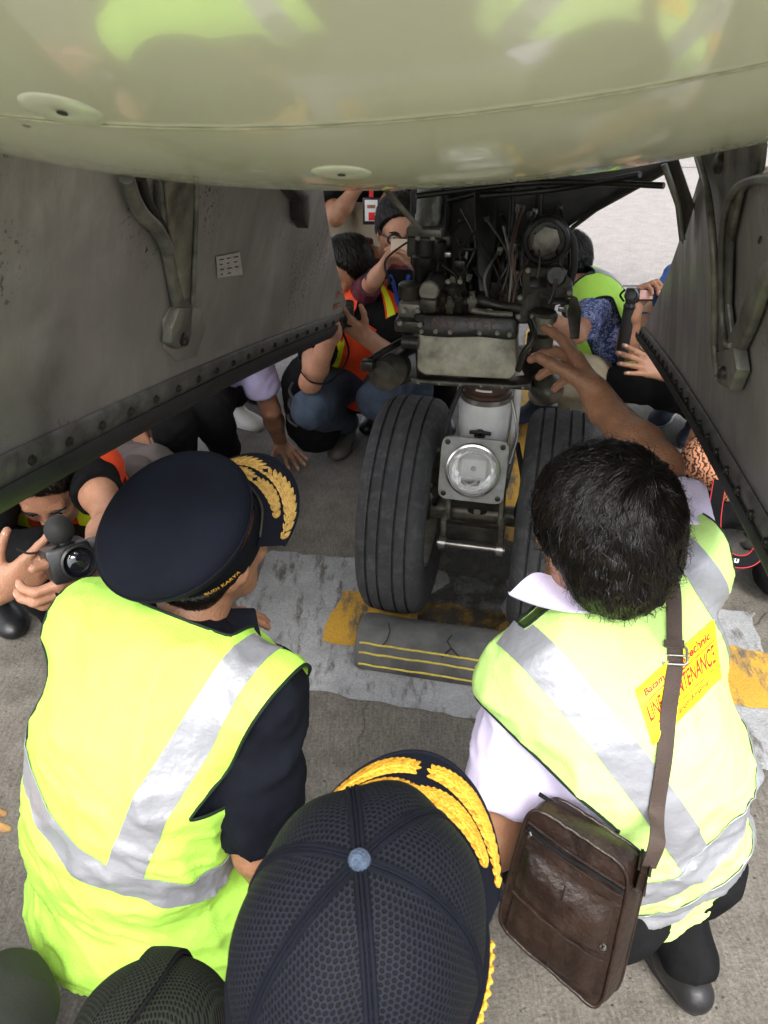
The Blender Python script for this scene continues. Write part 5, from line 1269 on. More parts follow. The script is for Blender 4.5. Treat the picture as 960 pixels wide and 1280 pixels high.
# hair: a full head of combed strands
P2, R2, F2, U2 = p2['P'], p2['R'], p2['F'], p2['U']
hv = Vol(.005); Rm2 = Matrix((R2, F2, U2)).transposed()
hv.ell(P2(0, -.014, .034), (.093, .108, .098), Rm2, .02); hv.ell(P2(0, -.050, -.030), (.080, .060, .075), Rm2, .03)
hv.cut(P2(0, .075, .040), F2*1.0-U2*.55, .2); hv.cut(P2(0, .020, -.03), F2*.9-U2*.35, .10); hv.cut(P2(0, -.06, -.095), -U2, .2)
hvs, hfs = hv.mesh(); hvs = smooth_mesh(hvs, hfs, 3); hvs = wrinkle(hvs, hfs, .006, 26, F2)
ho = obj('hair', hvs, hfs, MT['hair'], p2['root'])
strands('hair_strand', ho, hvs, hfs, P2(.02, -.07, .10), F2, 15000, .055, MT['hair_strand'], .0045, .0009, 5)['kind'] = 'stuff'
tag(strands('hair_strand', ho, hvs, hfs, P2(.02, -.07, .10), F2, 700, .06, MT['hair_strand'], .013, .0006, 12, 1.2), kind='stuff')
for i in range(26):   # loose curls at the right rim
    a = rng.rand(); p = P2(.093+rng.normal()*.003, -.06+.10*a, -.03-.03*a+rng.normal()*.012); c_ = []
    for k in range(8): c_.append(p+R2*(.004*math.sin(k*.9+i)+.0015*k)+F2*.004*math.cos(k*.9+i)-U2*.0022*k)
    tube('curl', c_, .0011, MT['hair_strand'], ho, 5)
# yellow back patch with its lettering, printed on the vest
bv2 = bvh_of(v2s, v2f)
PQ = [Vector((793, 862)), Vector((890, 775)), Vector((899, 848)), Vector((815, 931))]
def onpatch(u, v, off):
    p = PQ[0].lerp(PQ[1], u).lerp(PQ[3].lerp(PQ[2], u), v); return hit(bv2, p.x, p.y, off, W(p.x, p.y, 1.15))
pt = grid('printed_patch', [[onpatch(i/20, j/12, .0030) for j in range(13)] for i in range(21)], MT['label_yellow'], vo2, .0008)
def lett(s, v0, size, sx, bold=0, u0=.5, sp_=1.0):
    put_text('lettering', s, lambda x, y: onpatch(min(max(u0+x*sx, .01), .99), v0-y*size, .0042), 1.0, MT['red'], vo2, bold, sp_)
lett('Batam Aero technic', .17, .19, .105, .03)
lett('LINE MAINTENANCE', .52, .42, .0975, .012)
lett('Member of Lion Air Group', .86, .13, .060, .02)
grid('underline', [[onpatch(.03+.94*i/20, .30+.018*j, .0042) for j in range(2)] for i in range(21)], MT['red'], vo2)
grid('underline', [[onpatch(.03+.94*i/20, .74+.018*j, .0042) for j in range(2)] for i in range(21)], MT['red'], vo2)

# ---- leather shoulder bag
bag = thing('shoulder_bag', 'dark brown leather shoulder bag hanging by its strap from the right man', 'bag', W(710, 1140, 1.15))
TL, TR, BL, BR = W(662, 1004, 1.13), W(790, 1088, 1.10), W(620, 1155, 1.23), W(750, 1268, 1.21)
bx_ = (TR-TL).normalized(); bz_ = ((TL-BL)+(TR-BR)).normalized(); bn_ = bx_.cross(bz_).normalized(); bn_ = bn_ if bn_.dot(CAM-TL) > 0 else -bn_
DEP = 1.0; DV = -bn_*.045+bx_*.022
def Bq(u, v, o=0):
    """u right, v down on the front face"""
    p = TL.lerp(TR, u).lerp(BL.lerp(BR, u), v); puff = .012*math.sin(math.pi*min(max(u, 0), 1))*math.sin(math.pi*min(max(v, 0), 1)); return p+bn_*(puff+o)
def bagface(o, ins=0): 
    n, m = 26, 26; G_ = []
    for i in range(n+1):
        row = []
        for j in range(m+1):
            u, v = i/n, j/m; cu, cv = (u-.5)*2, (v-.5)*2
            k = (abs(cu)**8+abs(cv)**8)**(1/8); mx = max(abs(cu), abs(cv), 1e-6); s_ = mx/k if k > 0 else 1
            uu, vv = .5+.5*cu*s_*(1-ins), .5+.5*cv*s_*(1-ins)
            row.append(Bq(uu, vv, o+.0035*mnoise.noise(Vector((uu*5, vv*5, 1)))+.002*mnoise.noise(Vector((uu*13, vv*13, 4)))))
        G_.append(row)
    return G_
ff = bagface(0); bb = [[p+DV for p in r] for r in bagface(0)]
n = len(ff); rim = [ff[i][0] for i in range(n)]+[ff[-1][j] for j in range(1, n)]+[ff[i][-1] for i in range(n-2, -1, -1)]+[ff[0][j] for j in range(n-2, 0, -1)]
rimb = [bb[i][0] for i in range(n)]+[bb[-1][j] for j in range(1, n)]+[bb[i][-1] for i in range(n-2, -1, -1)]+[bb[0][j] for j in range(n-2, 0, -1)]
fl_ = (ff[1][0]-ff[0][0]).cross(ff[0][1]-ff[0][0]).dot(bn_) < 0
grid('front_panel', ff, MT['leather'], bag, flip=fl_); grid('back_panel', bb, MT['leather'], bag, flip=not fl_)
m = len(rim); G_ = []
for k in range(m+1):
    a, b = rim[k % m], rimb[k % m]; cen = Bq(.5, .5)+DV*.5; G_.append([a.lerp(b, t)+((a.lerp(b, t)-cen).normalized())*(.006*math.sin(math.pi*t)) for t in (0, .15, .4, .6, .85, 1)])
grid('gusset', G_, MT['leather'], bag)
tube('edge_piping', rim, .0032, MT['leather'], bag, 8, closed=True, cap=False); tube('edge_piping', rimb, .0032, MT['leather'], bag, 8, closed=True, cap=False)
tube('zip', [Bq(.04+.92*i/20, .145+.01*math.sin(i*.3), .003) for i in range(21)], .0035, MT['black'], bag, 8, flat=.5)
tube('zip', [Bq(.05+.90*i/20, -.0, -.028) for i in range(21)], .004, MT['black'], bag, 8, flat=.5)
for v_ in (.115, .175): tube('seam', [Bq(.03+.94*i/24, v_, .0028) for i in range(25)], .0018, MT['leather'], bag, 6)
tube('zip_pull', [Bq(.07, .15, .008), Bq(.085, .16, .009), Bq(.07, .19, .008)], .002, MT['steel'], bag, 6)
# flap pocket
def flap(u0, u1, v0, v1, th, name, rag=0):
    n, m = 40, 30
    def f(u, v):
        uu = u0+(u1-u0)*u; vv = v0+(v1-v0)*v; e = min(min(u, 1-u, 1-v)*8, v*2.4, 1); return Bq(uu, vv, th*(e*e*(3-2*e))*.7+.003+.004*math.sin(3*u)*v+.0022*mnoise.noise(Vector((uu*7, vv*7, 7))))
    return grid(name, [[f(i/n, j/m) for j in range(m+1)] for i in range(n+1)], MT['leather'], bag, .003, flip=fl_)
flap(.08, .90, .40, .93, .008, 'pocket'); fp = flap(.06, .92, .24, .60, .014, 'pocket_flap')
tube('seam', [Bq(.06+.86*i/24, .605+.004*math.sin(i), .012) for i in range(25)], .002, MT['leather'], fp, 6)
tube('seam', [Bq(.49, .62+.30*i/10, .011) for i in range(11)], .002, MT['leather'], bag, 6)
tube('seam', [Bq(.48, .26+.10*i/10, .0185) for i in range(11)], .0012, MT['leather'], fp, 6)
lathe('snap_stud', Bq(.90, .50, .012), bn_, [(.005, 0), (.005, .003), (0, .004)], MT['chrome'], fp, 16)
# strap: from the far side of the neck down over the back to the bag
sp_pts = [W(836, 714, 1.06), W(838, 745, 1.035), W(839, 790, 1.02), W(838, 830, 1.012), W(832, 900, 1.0), W(824, 970, .995), W(815, 1040, .995), W(806, 1095, 1.0), W(800, 1128, 1.01)]
def on_back(px, py, d):
    h_ = hit(bv2, px, py, .006); return h_ if h_ is not None else W(px, py, d)
sp_pts = [on_back(x, y, 1.08) for x, y in ((834, 690), (835, 716), (838, 745), (839, 790), (838, 830), (833, 890), (826, 950), (818, 1010))]+[TR+(DV*.5)+bx_*.012+bz_*.05, TR+DV*.5+bx_*.010]
stp = bez(sp_pts, 8)
def flatribbon(name, pts, wid, up_fn, mat, parent, th=.0022):
    G_ = []
    for i, p in enumerate(pts):
        d = (pts[min(i+1, len(pts)-1)]-pts[max(i-1, 0)]).normalized(); u = up_fn(p); s = d.cross(u).normalized(); G_.append([p-s*wid/2, p-s*wid/4+u*.0006, p+u*.001, p+s*wid/4+u*.0006, p+s*wid/2])
    return grid(name, G_, mat, parent, th)
st = flatribbon('strap', stp, .0235, lambda p: (CAM+V(.6, -.3, 0)-p).normalized(), MT['strap'], bag)
kb = stp[int(len(stp)*.50)]
bp_ = on_back(838, 820, 1.1)+(CAM-on_back(838, 820, 1.1)).normalized()*.004
ud = (on_back(838, 800, 1.1)-on_back(838, 840, 1.1)).normalized(); sd_ = ud.cross((CAM-bp_).normalized()).normalized()
nn_ = (CAM-bp_).normalized()
tube('buckle', [bp_+sd_*x+ud*y for x, y in rrect(.034, .026, .005, 4)], .0022, MT['gear_dark'] if False else MT['steel'], bag, 8, closed=True, cap=False)
tube('buckle_bar', [bp_-sd_*.017, bp_+sd_*.017], .0018, MT['steel'], bag, 8)
flatribbon('strap_keeper', [bp_+ud*.022+nn_*.003-sd_*.0, bp_+ud*.012+nn_*.004], .027, lambda p: nn_, MT['strap'], bag)
lathe('strap_rivet', TR+DV*.4+bz_*.0+bx_*.013, bx_, [(.005, 0), (.004, .003), (0, .004)], MT['chrome'], bag, 14)
box('strap_anchor', TR+DV*.5+bx_*.006-bz_*.012, (.012, .034, .035), MT['leather'], bag, Matrix((bx_, bn_, bz_)).transposed(), .004)

# ---- the mesh baseball cap in the foreground and the man under it
hc = V(-.018, .350, 1.085)
J3 = crouch((-.12, .05), 24)
J3.update(head=hc-V(0, 0, .055), nb=V(-.05, .20, .90), shL=V(-.23, .20, .82), shR=V(.10, .10, .82), pel=V(-.12, -.12, .42), face=V(.42, .86, -.25), up=V(.1, .3, 1))
for q_ in 'LR': J3['hip'+q_] = J3['pel']+V(-.09 if q_ == 'L' else .09, 0, -.02)
J3['elR'] = V(.10, .16, .56); J3['wrR'] = V(0, .36, .50); J3['elL'] = V(-.26, .2, .55); J3['wrL'] = V(-.14, .38, .5)
p3 = person('crouching man seen from above under a navy mesh baseball cap, nearest the camera', J3, 'skin', 'navy', (.8, .8), 'black', hair=False, hs=.93, fat=1.0, res=.0065, cres=.009)
def cap_mesh():
    t = thing('baseball_cap', 'navy mesh baseball cap with gold oak leaves on its visor, nearest the camera', 'cap', hc+V(0, 0, .03))
    F = nrm(V(.32, .95, .02)); U = (V(-.02, -.14, 1)-F*V(-.02, -.14, 1).dot(F)).normalized(); R = F.cross(U); P = lambda r, f, u: hc+R*r+F*f+U*u
    rx, ry, h = .098, .124, .125; btn = -.004
    def dome(th, s):
        """s 0 at the button, 1 at the rim"""
        ph_ = s*math.pi/2; k = math.sin(ph_)**.86; z = math.cos(ph_)**.92
        fl = 1+.035*math.cos(6*(th))*math.sin(math.pi*s)   # panels bow out between their seams
        fl -= .0
        return P(rx*k*fl*math.sin(th), ry*k*fl*math.cos(th)+btn*(1-s), -.030+h*z)
    seams = [math.pi/6*0+math.pi/3*i+math.pi/6 for i in range(6)]
    src = None
    for i in range(6):
        t0, t1 = seams[i], seams[i]+math.pi/3; n, m = 22, 26
        P_ = [[dome(t0+(t1-t0)*a/n, .02+.98*b/m) for b in range(m+1)] for a in range(n+1)]
        o = grid('cap_panel', P_, MT['capmesh'], t, .0, flip=False)
        # seams: panels tuck in towards their edges
        uvl = o.data.uv_layers.new(name='UVMap'); dat = np.empty(len(o.data.loops)*2)
        vi = np.empty(len(o.data.loops), dtype=np.int64); o.data.loops.foreach_get('vertex_index', vi)
        a = vi//(m+1); b = vi % (m+1); mid = (t0+t1)/2; th = t0+(t1-t0)*a/n; s_ = .02+.98*b/m; arc = s_*math.pi/2*.112; wd = np.sin(s_*math.pi/2)**.86*.106
        dat[0::2] = wd*(th-mid); dat[1::2] = arc; uvl.data.foreach_set('uv', dat)
    for th in seams:
        c = [dome(th, .03+.97*i/24) for i in range(25)]
        tn = (dome(th+.05, .5)-dome(th-.05, .5)).normalized()
        for sg in (-1, 1):
            cc = [p+(dome(th+.02, max(.03, .03+.97*i/24))-dome(th-.02, .03+.97*i/24)).normalized()*.0035*sg for i, p in enumerate(c)]
            tube('seam_tape', cc, .0021, MT['navy'], t, 6)
        tube('seam_stitch', [p+(p-hc).normalized()*.0006 for p in c], .0011, MT['navy_felt'], t, 5)
    bt = lathe('crown_button', dome(0, 0)-U*.001, U, [(.0085, 0), (.0085, .002), (.0075, .005), (.004, .0068), (0, .007)], M('blue_button_cloth', (.05, .075, .12), .8, var=.3, scale=150, bump=.8, bscale=500), t, 24)
    tube('sweat_band', [dome(2*math.pi*i/60, 1)-U*.004 for i in range(60)], .005, MT['navy'], t, 8, closed=True, cap=False)
    def Vz(a, s):
        th = a*1.12; x = math.sin(th)*(rx+.004+.014*s*math.cos(th)); y = math.cos(th)*(ry+.002)+.078*s*max(math.cos(th*1.1), 0)**.55
        return P(x, y, -.024-.010*s-.030*(x/.09)**2)
    vz = grid('visor', [[Vz(-1+2*i/48, j/12) for j in range(13)] for i in range(49)], MT['navy_felt'], t, .004)
    tube('visor_edge', [Vz(-1+2*i/48, 1) for i in range(49)], .0026, MT['navy_felt'], vz, 8)
    def leaf(a, s, ang, L, Wd, mat='gold'):
        p0 = Vz(a, s); ea = (Vz(a+.02, s)-p0).normalized(); es = (p0-Vz(a, s-.04)).normalized(); N = ea.cross(es).normalized(); N = N if N.dot(U) > 0 else -N
        d = ea*math.cos(ang)+es*math.sin(ang); w = N.cross(d); vs = []; m = 7
        for i in range(m):
            q = i/(m-1); ww = Wd*math.sin(math.pi*min(1, q*.9+.07))**.7
            for k, hh in ((-1, 0), (-.55, .9), (0, .5), (.55, .9), (1, 0)): vs.append(p0+d*L*q+w*ww*k+N*(.001+.0019*hh*math.sin(math.pi*min(q+.1, 1))))
        obj('embroidered_leaf', vs, [(i*5+k, i*5+k+1, (i+1)*5+k+1, (i+1)*5+k) for i in range(m-1) for k in range(4)], MT[mat], vz)
    for sg in (-1, 1):
        for (s0, s1, a0_, a1_, nn, L) in ((.83, .70, .92, .14, 17, .019), (.46, .30, .74, .08, 14, .018)):
            stem = []
            for i in range(nn):
                q = i/(nn-1); a = sg*(a0_+(a1_-a0_)*q); s = s0+(s1-s0)*q; stem.append((a, s)); dr = math.pi if sg > 0 else 0; sz = .8+.3*math.sin(math.pi*q)
                leaf(a, s, dr+.6, L*sz, .0048*sz, 'gold' if i % 2 else 'gold_deep'); leaf(a, s, dr-.6, L*sz, .0048*sz); leaf(a, s, dr, L*sz, .004*sz)
            tube('wreath_stem', [Vz(a, s)+U*.003 for a, s in stem], .0015, MT['gold'], vz, 6)
    # twisted gold cord round the lower right side
    cd = []
    for i in range(60):
        th = 1.25+1.3*i/59; p = dome(th, 1.0); n_o = (p-hc).normalized(); cd.append(p+n_o*(.006+.001*math.sin(i*1.9))-U*(.006+.001*math.cos(i*1.9)))
    tube('gold_cord', cd, [.0024+.0007*math.sin(i*1.9) for i in range(60)], MT['gold'], t, 8)
    return t
cap_mesh()

# ================================================================== the ring of people beyond the gear
def front_vest(root, J, base, strip, fat=1.06, kind='orange', X0=.055, X1=.10, res=.008, hem=-.40, belts=True, bulge=(0, 0, 0), hx=.20):
    st = [vertical(X0, X1, -.5, False), vertical(-X1, -X0, -.5, False)]
    if belts: st.append(band(-.30, -.25))
    st = [('reflective_strip', p) for _, p in st]
    return vest_parts(root, J, MT[base], st, fat=fat, bulge=bulge, d=.020, holes=(hole(1, hx, .3, -.2, .07), hole(-1, hx, .3, -.2, .07)), neck=((0, .05, .03), (0, .9, 1)), hem=((0, 0, hem), (0, 0, -1)), res=res, wr=.005, stripmat=strip, pipe='piping' if base != 'orange' else 'orange', pipe_r=.004)
def lanyard(P_, J, mat, parent, name='lanyard', drop=.30, w=.012):
    pass
# -- videographer at the left, under the door
J5 = crouch((-.92, 1.86), 160)
J5.update(head=W(58, 600, 1.92), nb=W(58, 588, 2.04)-V(0, 0, .03), shL=W(110, 588, 1.97), shR=W(0, 600, 1.92), elL=W(138, 652, 1.78), wrL=W(112, 700, 1.57), elR=W(-45, 742, 1.72), wrR=W(-2, 738, 1.565),
          pel=V(-.98, 2.0, .34), face=V(.12, -.72, -.62), up=V(.1, -.6, .8))
J5['knR'] = W(-10, 690, 1.85); J5['knL'] = W(45, 700, 1.84); J5['anR'] = g(0, 775)+V(-.02, .06, .10); J5['toR'] = g(22, 800)+V(0, 0, .03); J5['anL'] = V(-.93, 1.80, .10); J5['toL'] = V(-.86, 1.66, .03)
p5 = person('crouching videographer in black T-shirt and orange vest, under the left gear door', J5, 'skin_light', 'black', (.50, .5), 'black', face=True, nail=True, fur=1500, arms=.86,
            hands={'R': dict(D=W(62, 700, 1.56)-W(-2, 738, 1.565), N=V(.15, .9, .25), curl=(.10, .16, .2, .25), spread=.20, thumb=(.8, .5, .4), s=.95), 'L': dict(D=W(95, 712, 1.53)-W(112, 690, 1.56), N=V(-1, 0, 0), curl=(.7, .7, .7, .7))}, res=.005)
front_vest(p5['root'], J5, 'orange', 'yellow_tape', hem=-.3)
# handheld camcorder
def camcorder():
    t = thing('camcorder', 'black camcorder with foam microphone held by the videographer at the left', 'camera', W(92, 702, 1.5))
    c = W(92, 701, 1.50); ax = (CAM-c).normalized()*.8+V(.25, -.2, 0); ax.normalize(); x = AZ.cross(ax).normalized(); u = ax.cross(x); Rm = Matrix((x, u, ax)).transposed()
    box('body', c-ax*.035-x*.006, (.082, .070, .10), MT['black_plastic'], t, Rm, .010)
    lb_ = lathe('lens_barrel', c+ax*.01+x*.004, ax, [(.030, 0), (.031, .004), (.031, .022), (.033, .024), (.033, .032), (.029, .034), (.027, .026)], MT['black_plastic'], t, 40)
    lathe('lens_ring', c+ax*.034+x*.004, ax, [(.0325, 0), (.0330, .002), (.031, .003)], MT['steel'], lb_, 40); lathe('front_glass', c+ax*.012+x*.004, ax, [(.028, .015), (.018, .021), (.006, .023), (0, .0235)], MT['lens_dark'], lb_, 32)
    ball('foam_microphone', c+u*.062+ax*(-.01)-x*.006, .027, MT['rubber'], t, 20, (1, 1.1, 1), Rm); box('microphone_shoe', c+u*.038-x*.006-ax*.01, (.018, .03, .03), MT['black_plastic'], t, Rm, .003)
    sc = plate('flip_screen', [c+x*a+u*b-ax*.01 for a, b in ((.034, -.022), (.100, -.018), (.100, .028), (.034, .030))], -.010, MT['black_plastic'], t, ax, .002)
    flatribbon('wrist_strap', bez([c-x*.028-u*.02, c-x*.040-u*.05, c-x*.030-u*.075], 6), .018, lambda p: ax, MT['black'], t)
    cx = [c-x*.034+u*.008+V(0, 0, 0)]
    cc = []
    for i in range(70): a = i/69; q_ = W(20+34*a, 686+6*math.sin(a*3), 1.53); cc.append(q_+V(.002*math.sin(i*1.25), 0, .002*math.cos(i*1.25)))
    tube('coiled_cable', cc, .0009, MT['black_plastic'], t, 5)
camcorder()
# -- person in grey trousers behind the left man
J6 = tuck(crouch((-1.02, 2.36), 105)); J6['knL'] = W(192, 585, 2.45); J6['knR'] = W(168, 600, 2.3)
person('crouching person in pinkish shirt and grey trousers, mostly behind the left door', J6, 'skin_light', 'lavender', (.6, .6), 'grey_trouser', res=.009, cres=.009)
# -- person leaning on one hand
J7 = tuck(crouch((-.70, 2.95), 130))
hg = g(352, 566)+V(0, 0, .045)
J7['elR'] = V(-.95, 2.8, .5); J7['wrR'] = V(-.9, 2.7, .42)
J7.update(shL=W(316, 448, 3.02), nb=V(-.62, 2.78, .60), head=V(-.60, 2.70, .80), shR=V(-.80, 2.66, .56), elL=W(338, 512, 3.18), wrL=hg, pel=V(-.86, 3.0, .30), knL=W(262, 520, 2.75), knR=W(215, 530, 2.60), anL=V(-.66, 2.95, .10), toL=V(-.56, 2.86, .03), anR=V(-.80, 2.75, .1), toR=V(-.72, 2.64, .03))
person('person in lavender shirt and black trousers leaning one hand flat on the ground', J7, 'skin_light', 'lavender', (.62, .62), 'black', res=.005, cres=.008, nail=True,
       hands={'L': dict(D=g(384, 594)-g(350, 566)+V(0, 0, -.02), N=V(0, 0, -1), curl=(.10, .12, .12, .12), spread=.32, thumb=(.8, .5, .1), s=1.0)}, armR=1)
# -- standing people whose shoes and trousers show in the gaps
def stand(pos, face):
    a = math.radians(face); X = Vector((math.cos(a), -math.sin(a), 0)); Y = Vector((math.sin(a), math.cos(a), 0)); O = Vector((pos[0], pos[1], 0))
    T = lambda x, y, z: O+X*x+Y*y+Vector((0, 0, z))
    return dict(pel=T(0, 0, .92), nb=T(0, 0, 1.42), shL=T(-.18, 0, 1.36), shR=T(.18, 0, 1.36), head=T(0, .03, 1.57), hipL=T(-.09, 0, .90), hipR=T(.09, 0, .90), knL=T(-.10, .02, .50), knR=T(.10, .02, .50), anL=T(-.10, 0, .10), anR=T(.10, 0, .10), toL=T(-.12, .16, .03), toR=T(.12, .16, .03),
                elL=T(-.25, -.02, 1.08), elR=T(.25, -.02, 1.08), wrL=T(-.22, .18, .95), wrR=T(.22, .18, .95), face=Y.copy(), up=Vector((0, 0, 1)), Y=Y, X=X)
JA = stand((-.80, 3.72), 160); person('standing person in black trousers and black shoes behind the left gear door', JA, 'skin_light', 'black', (.6, .6), 'black', res=.009, cres=.010)
J8b = tuck(crouch((-.74, 3.5), 150)); J8b['toL'] = g(318, 536)+V(0, 0, .03); J8b['anL'] = g(292, 524)+V(0, 0, .10)
person('crouching person in white sneakers behind the left gear door', J8b, 'skin_light', 'black', (.6, .6), 'black', ('sole_white', 'sole_white'), res=.009, cres=.010)
JB = stand((-.17, 4.15), 175); JB.update(elR=W(420, 272, 3.75), wrR=W(450, 228, 3.7), shR=W(402, 215, 3.95))
pB = person('standing person in beige trousers with bare forearm, seen beside the left door edge', JB, 'skin', 'black', (.75, .75), 'khaki', res=.007, cres=.009)
JC = stand((.02, 4.55), 180)
pC = person('standing person in black with an identity card hanging at the waist', JC, 'skin_light', 'black', (.7, .7), 'navy', res=.009, cres=.010)
bc = W(464, 264, 3.55); bdg = thing('identity_card', 'small identity card in a black holder hanging behind the man in glasses', 'card', bc)
box('card_holder', bc, (.075, .008, .115), MT['black_plastic'], bdg, None, .003)
idc = box('card', bc+V(0, -.006, .004), (.056, .003, .09), MT['white_print'], bdg, None, .001)
box('photo_print', bc+V(.002, -.009, -.020), (.028, .002, .034), MT['red'], idc, None, .0005); box('photo_print', bc+V(.0, -.009, .022), (.036, .002, .014), MT['skin'], idc, None, .0005)
flatribbon('lanyard', [bc+V(0, 0, .06), bc+V(.01, .03, .25), bc+V(.0, .1, .45)], .018, lambda p: V(0, -1, .1), MT['red'], bdg)
# -- crouching cameraman in the orange vest
JD = crouch((-.05, 3.2), 195)
JD.update(head=W(432, 338, 3.0), nb=W(445, 378, 3.05), shR=W(402, 418, 2.98), shL=W(484, 398, 3.06), pel=V(-.02, 3.2, .30), elR=W(388, 478, 2.86), wrR=W(416, 412, 2.66), elL=W(512, 462, 2.92), wrL=W(456, 420, 2.78),
          knR=W(388, 512, 2.92), anR=g(432, 560)+V(0, .06, .10), toR=g(418, 580)+V(0, 0, .03), knL=W(470, 500, 3.0), anL=V(.10, 3.15, .10), toL=V(.06, 3.02, .03), face=V(-.62, -.60, -.28), up=V(0, -.2, 1))
pD = person('crouching cameraman in orange and yellow vest, black shirt and blue jeans', JD, 'skin_light', 'black', (.62, .50), 'denim', ('shoe_grey', 'sole_dark'), res=.0055, cres=.007, face=True, fur=1800,
            hands={'L': dict(D=W(432, 404, 2.72)-W(456, 420, 2.78), N=V(-.2, .4, .6), curl=(.4, .4, .45, .5)), 'R': dict(D=V(-.1, -.3, .8), N=V(1, 0, 0))})
front_vest(pD['root'], JD, 'orange', 'yellow_tape', X0=.07, X1=.135, belts=False, hem=-.44, res=.007, hx=.235)
tube('camera_strap', bez([W(418, 395, 2.70), W(436, 440, 2.74), W(415, 475, 2.72), W(390, 478, 2.74), W(374, 462, 2.8)], 8), .006, MT['black'], pD['root'], 8, flat=.4)
dc = W(424, 392, 2.72); sc_ = thing('stills_camera', 'black stills camera of the man in blue jeans, beside the left gear door', 'camera', dc)
box('body', dc, (.10, .07, .08), MT['black_plastic'], sc_, None, .010); lathe('lens_barrel', dc+V(-.01, -.03, 0), V(-.35, -1, 0), [(.03, 0), (.034, .02), (.034, .07), (.028, .07), (.026, .05), (0, .052)], MT['black_plastic'], sc_, 32)
bp = thing('backpack', 'black backpack on the ground behind the man in blue jeans', 'backpack', g(375, 545))
bv_ = Vol(.008); bv_.cone(W(385, 470, 3.12), W(395, 535, 3.35), .085, .105, .05); bv_.cone(W(368, 480, 3.12), W(380, 530, 3.30), .05, .07, .04); vol_obj('body', bv_, MT['black'], bp, (.006, 14), 1)
for s_ in range(3): tube('side_strap', bez([W(366-s_*3, 478+s_*20, 3.02), W(362, 490+s_*18, 3.0), W(372, 505+s_*14, 2.99)], 6), .006, MT['rubber'], bp, 6, flat=.4)
# -- man in glasses with a phone
JE = crouch((.12, 3.45), 185)
JE.update(head=W(499, 286, 3.06), nb=W(492, 328, 3.14), shR=W(456, 322, 3.14), shL=W(540, 340, 3.2), elR=W(446, 378, 3.08), wrR=W(470, 346, 2.84), elL=W(560, 400, 3.05), wrL=W(530, 345, 2.87), pel=V(.14, 3.55, .36), face=V(.12, -.93, -.18), up=V(.05, -.1, 1))
pE = person('man in black-framed glasses and maroon jacket taking a picture with a phone', JE, 'skin_light', 'maroon', (1.8, 1.7), 'black', res=.0045, cres=.007, face=True, hs=1.0, fur=1800,
            hands={'R': dict(D=W(484, 320, 2.81)-W(470, 346, 2.84), N=V(1, -.1, 0), side=1, curl=(.35, .55, .6, .6), spread=.05, thumb=(.4, .9, .3), s=.95), 'L': dict(D=W(515, 318, 2.86)-W(530, 345, 2.87), N=V(-1, 0, 0), curl=(.4, .5, .5, .5))})
PP = pE['P']; gl_ = thing('glasses', 'thick black framed glasses on the man with the phone', 'glasses', JE['head'])
for q_ in (-1, 1):
    tube('rim', [PP(.033*q_+.024*a, .100-.012*abs(a)*0, .004+.019*b) for a, b in [(math.cos(t)*(1 if abs(math.cos(t)) < .9 else 1), math.sin(t)) for t in np.linspace(0, 2*math.pi, 24, endpoint=False)]], .0042, MT['black_plastic'], gl_, 8, closed=True, cap=False)
    tube('temple', [PP(.058*q_, .098, .010), PP(.078*q_, .07, .010), PP(.080*q_, .0, .006)], .0036, MT['black_plastic'], gl_, 6)
    o = lathe('lens', PP(.033*q_, .100, .004), PP(0, 1, 0)-PP(0, 0, 0), [(.022, 0), (.018, .001), (0, .0014)], MT['glassy'], gl_, 20)
tube('bridge', [PP(-.010, .101, .010), PP(0, .104, .012), PP(.010, .101, .010)], .0028, MT['black_plastic'], gl_, 6)
pc = W(503, 311, 2.80); ph_ = thing('mobile_phone', 'tan mobile phone held up by the man in glasses', 'phone', pc); nx_ = (CAM-pc).normalized(); px_ = V(1, 0, -.03).normalized(); pu_ = nx_.cross(px_); PRm = Matrix((px_, pu_, nx_)).transposed()
box('phone_body', pc, (.082, .066, .008), MT['card'], ph_, PRm, .003); lathe('camera_lens', pc+px_*.030+pu_*.022+nx_*.004, nx_, [(.005, 0), (.005, .001), (0, .0012)], MT['lens_dark'], ph_, 16)
wt = JE['wrR']; ad_ = (JE['wrR']-JE['elR']).normalized(); lathe('wristwatch', wt-ad_*.022, ad_, [(.034, 0), (.036, .003), (.036, .015), (.034, .018)], MT['black_plastic'], pE['root'], 28)
for q_ in (-1, 1): flatribbon('lanyard', bez([W(497+q_*16, 332, 3.02), W(500+q_*9, 352, 2.98), W(500+q_*2, 382, 2.97)], 6), .014, lambda p: V(0, -1, .3), MT['blue_strap'], pE['root'])
grid('dark_undershirt', [[W(484+i*5+j*0, 338+j*7, 3.0+.0*j) for j in range(8)] for i in range(9)], MT['black'], pE['root'], .01)
em = W(456, 311, 3.03); tube('sleeve_emblem', [em+V(.020*math.cos(t), -.01, .018*math.sin(t)) for t in np.linspace(.3, 5.2, 18)], .0028, MT['white_print'], pE['root'], 6); tube('sleeve_emblem', [em+V(.010*math.cos(t), -.012, .010*math.sin(t)) for t in np.linspace(0, 5, 12)], .0022, MT['white_print'], pE['root'], 6)
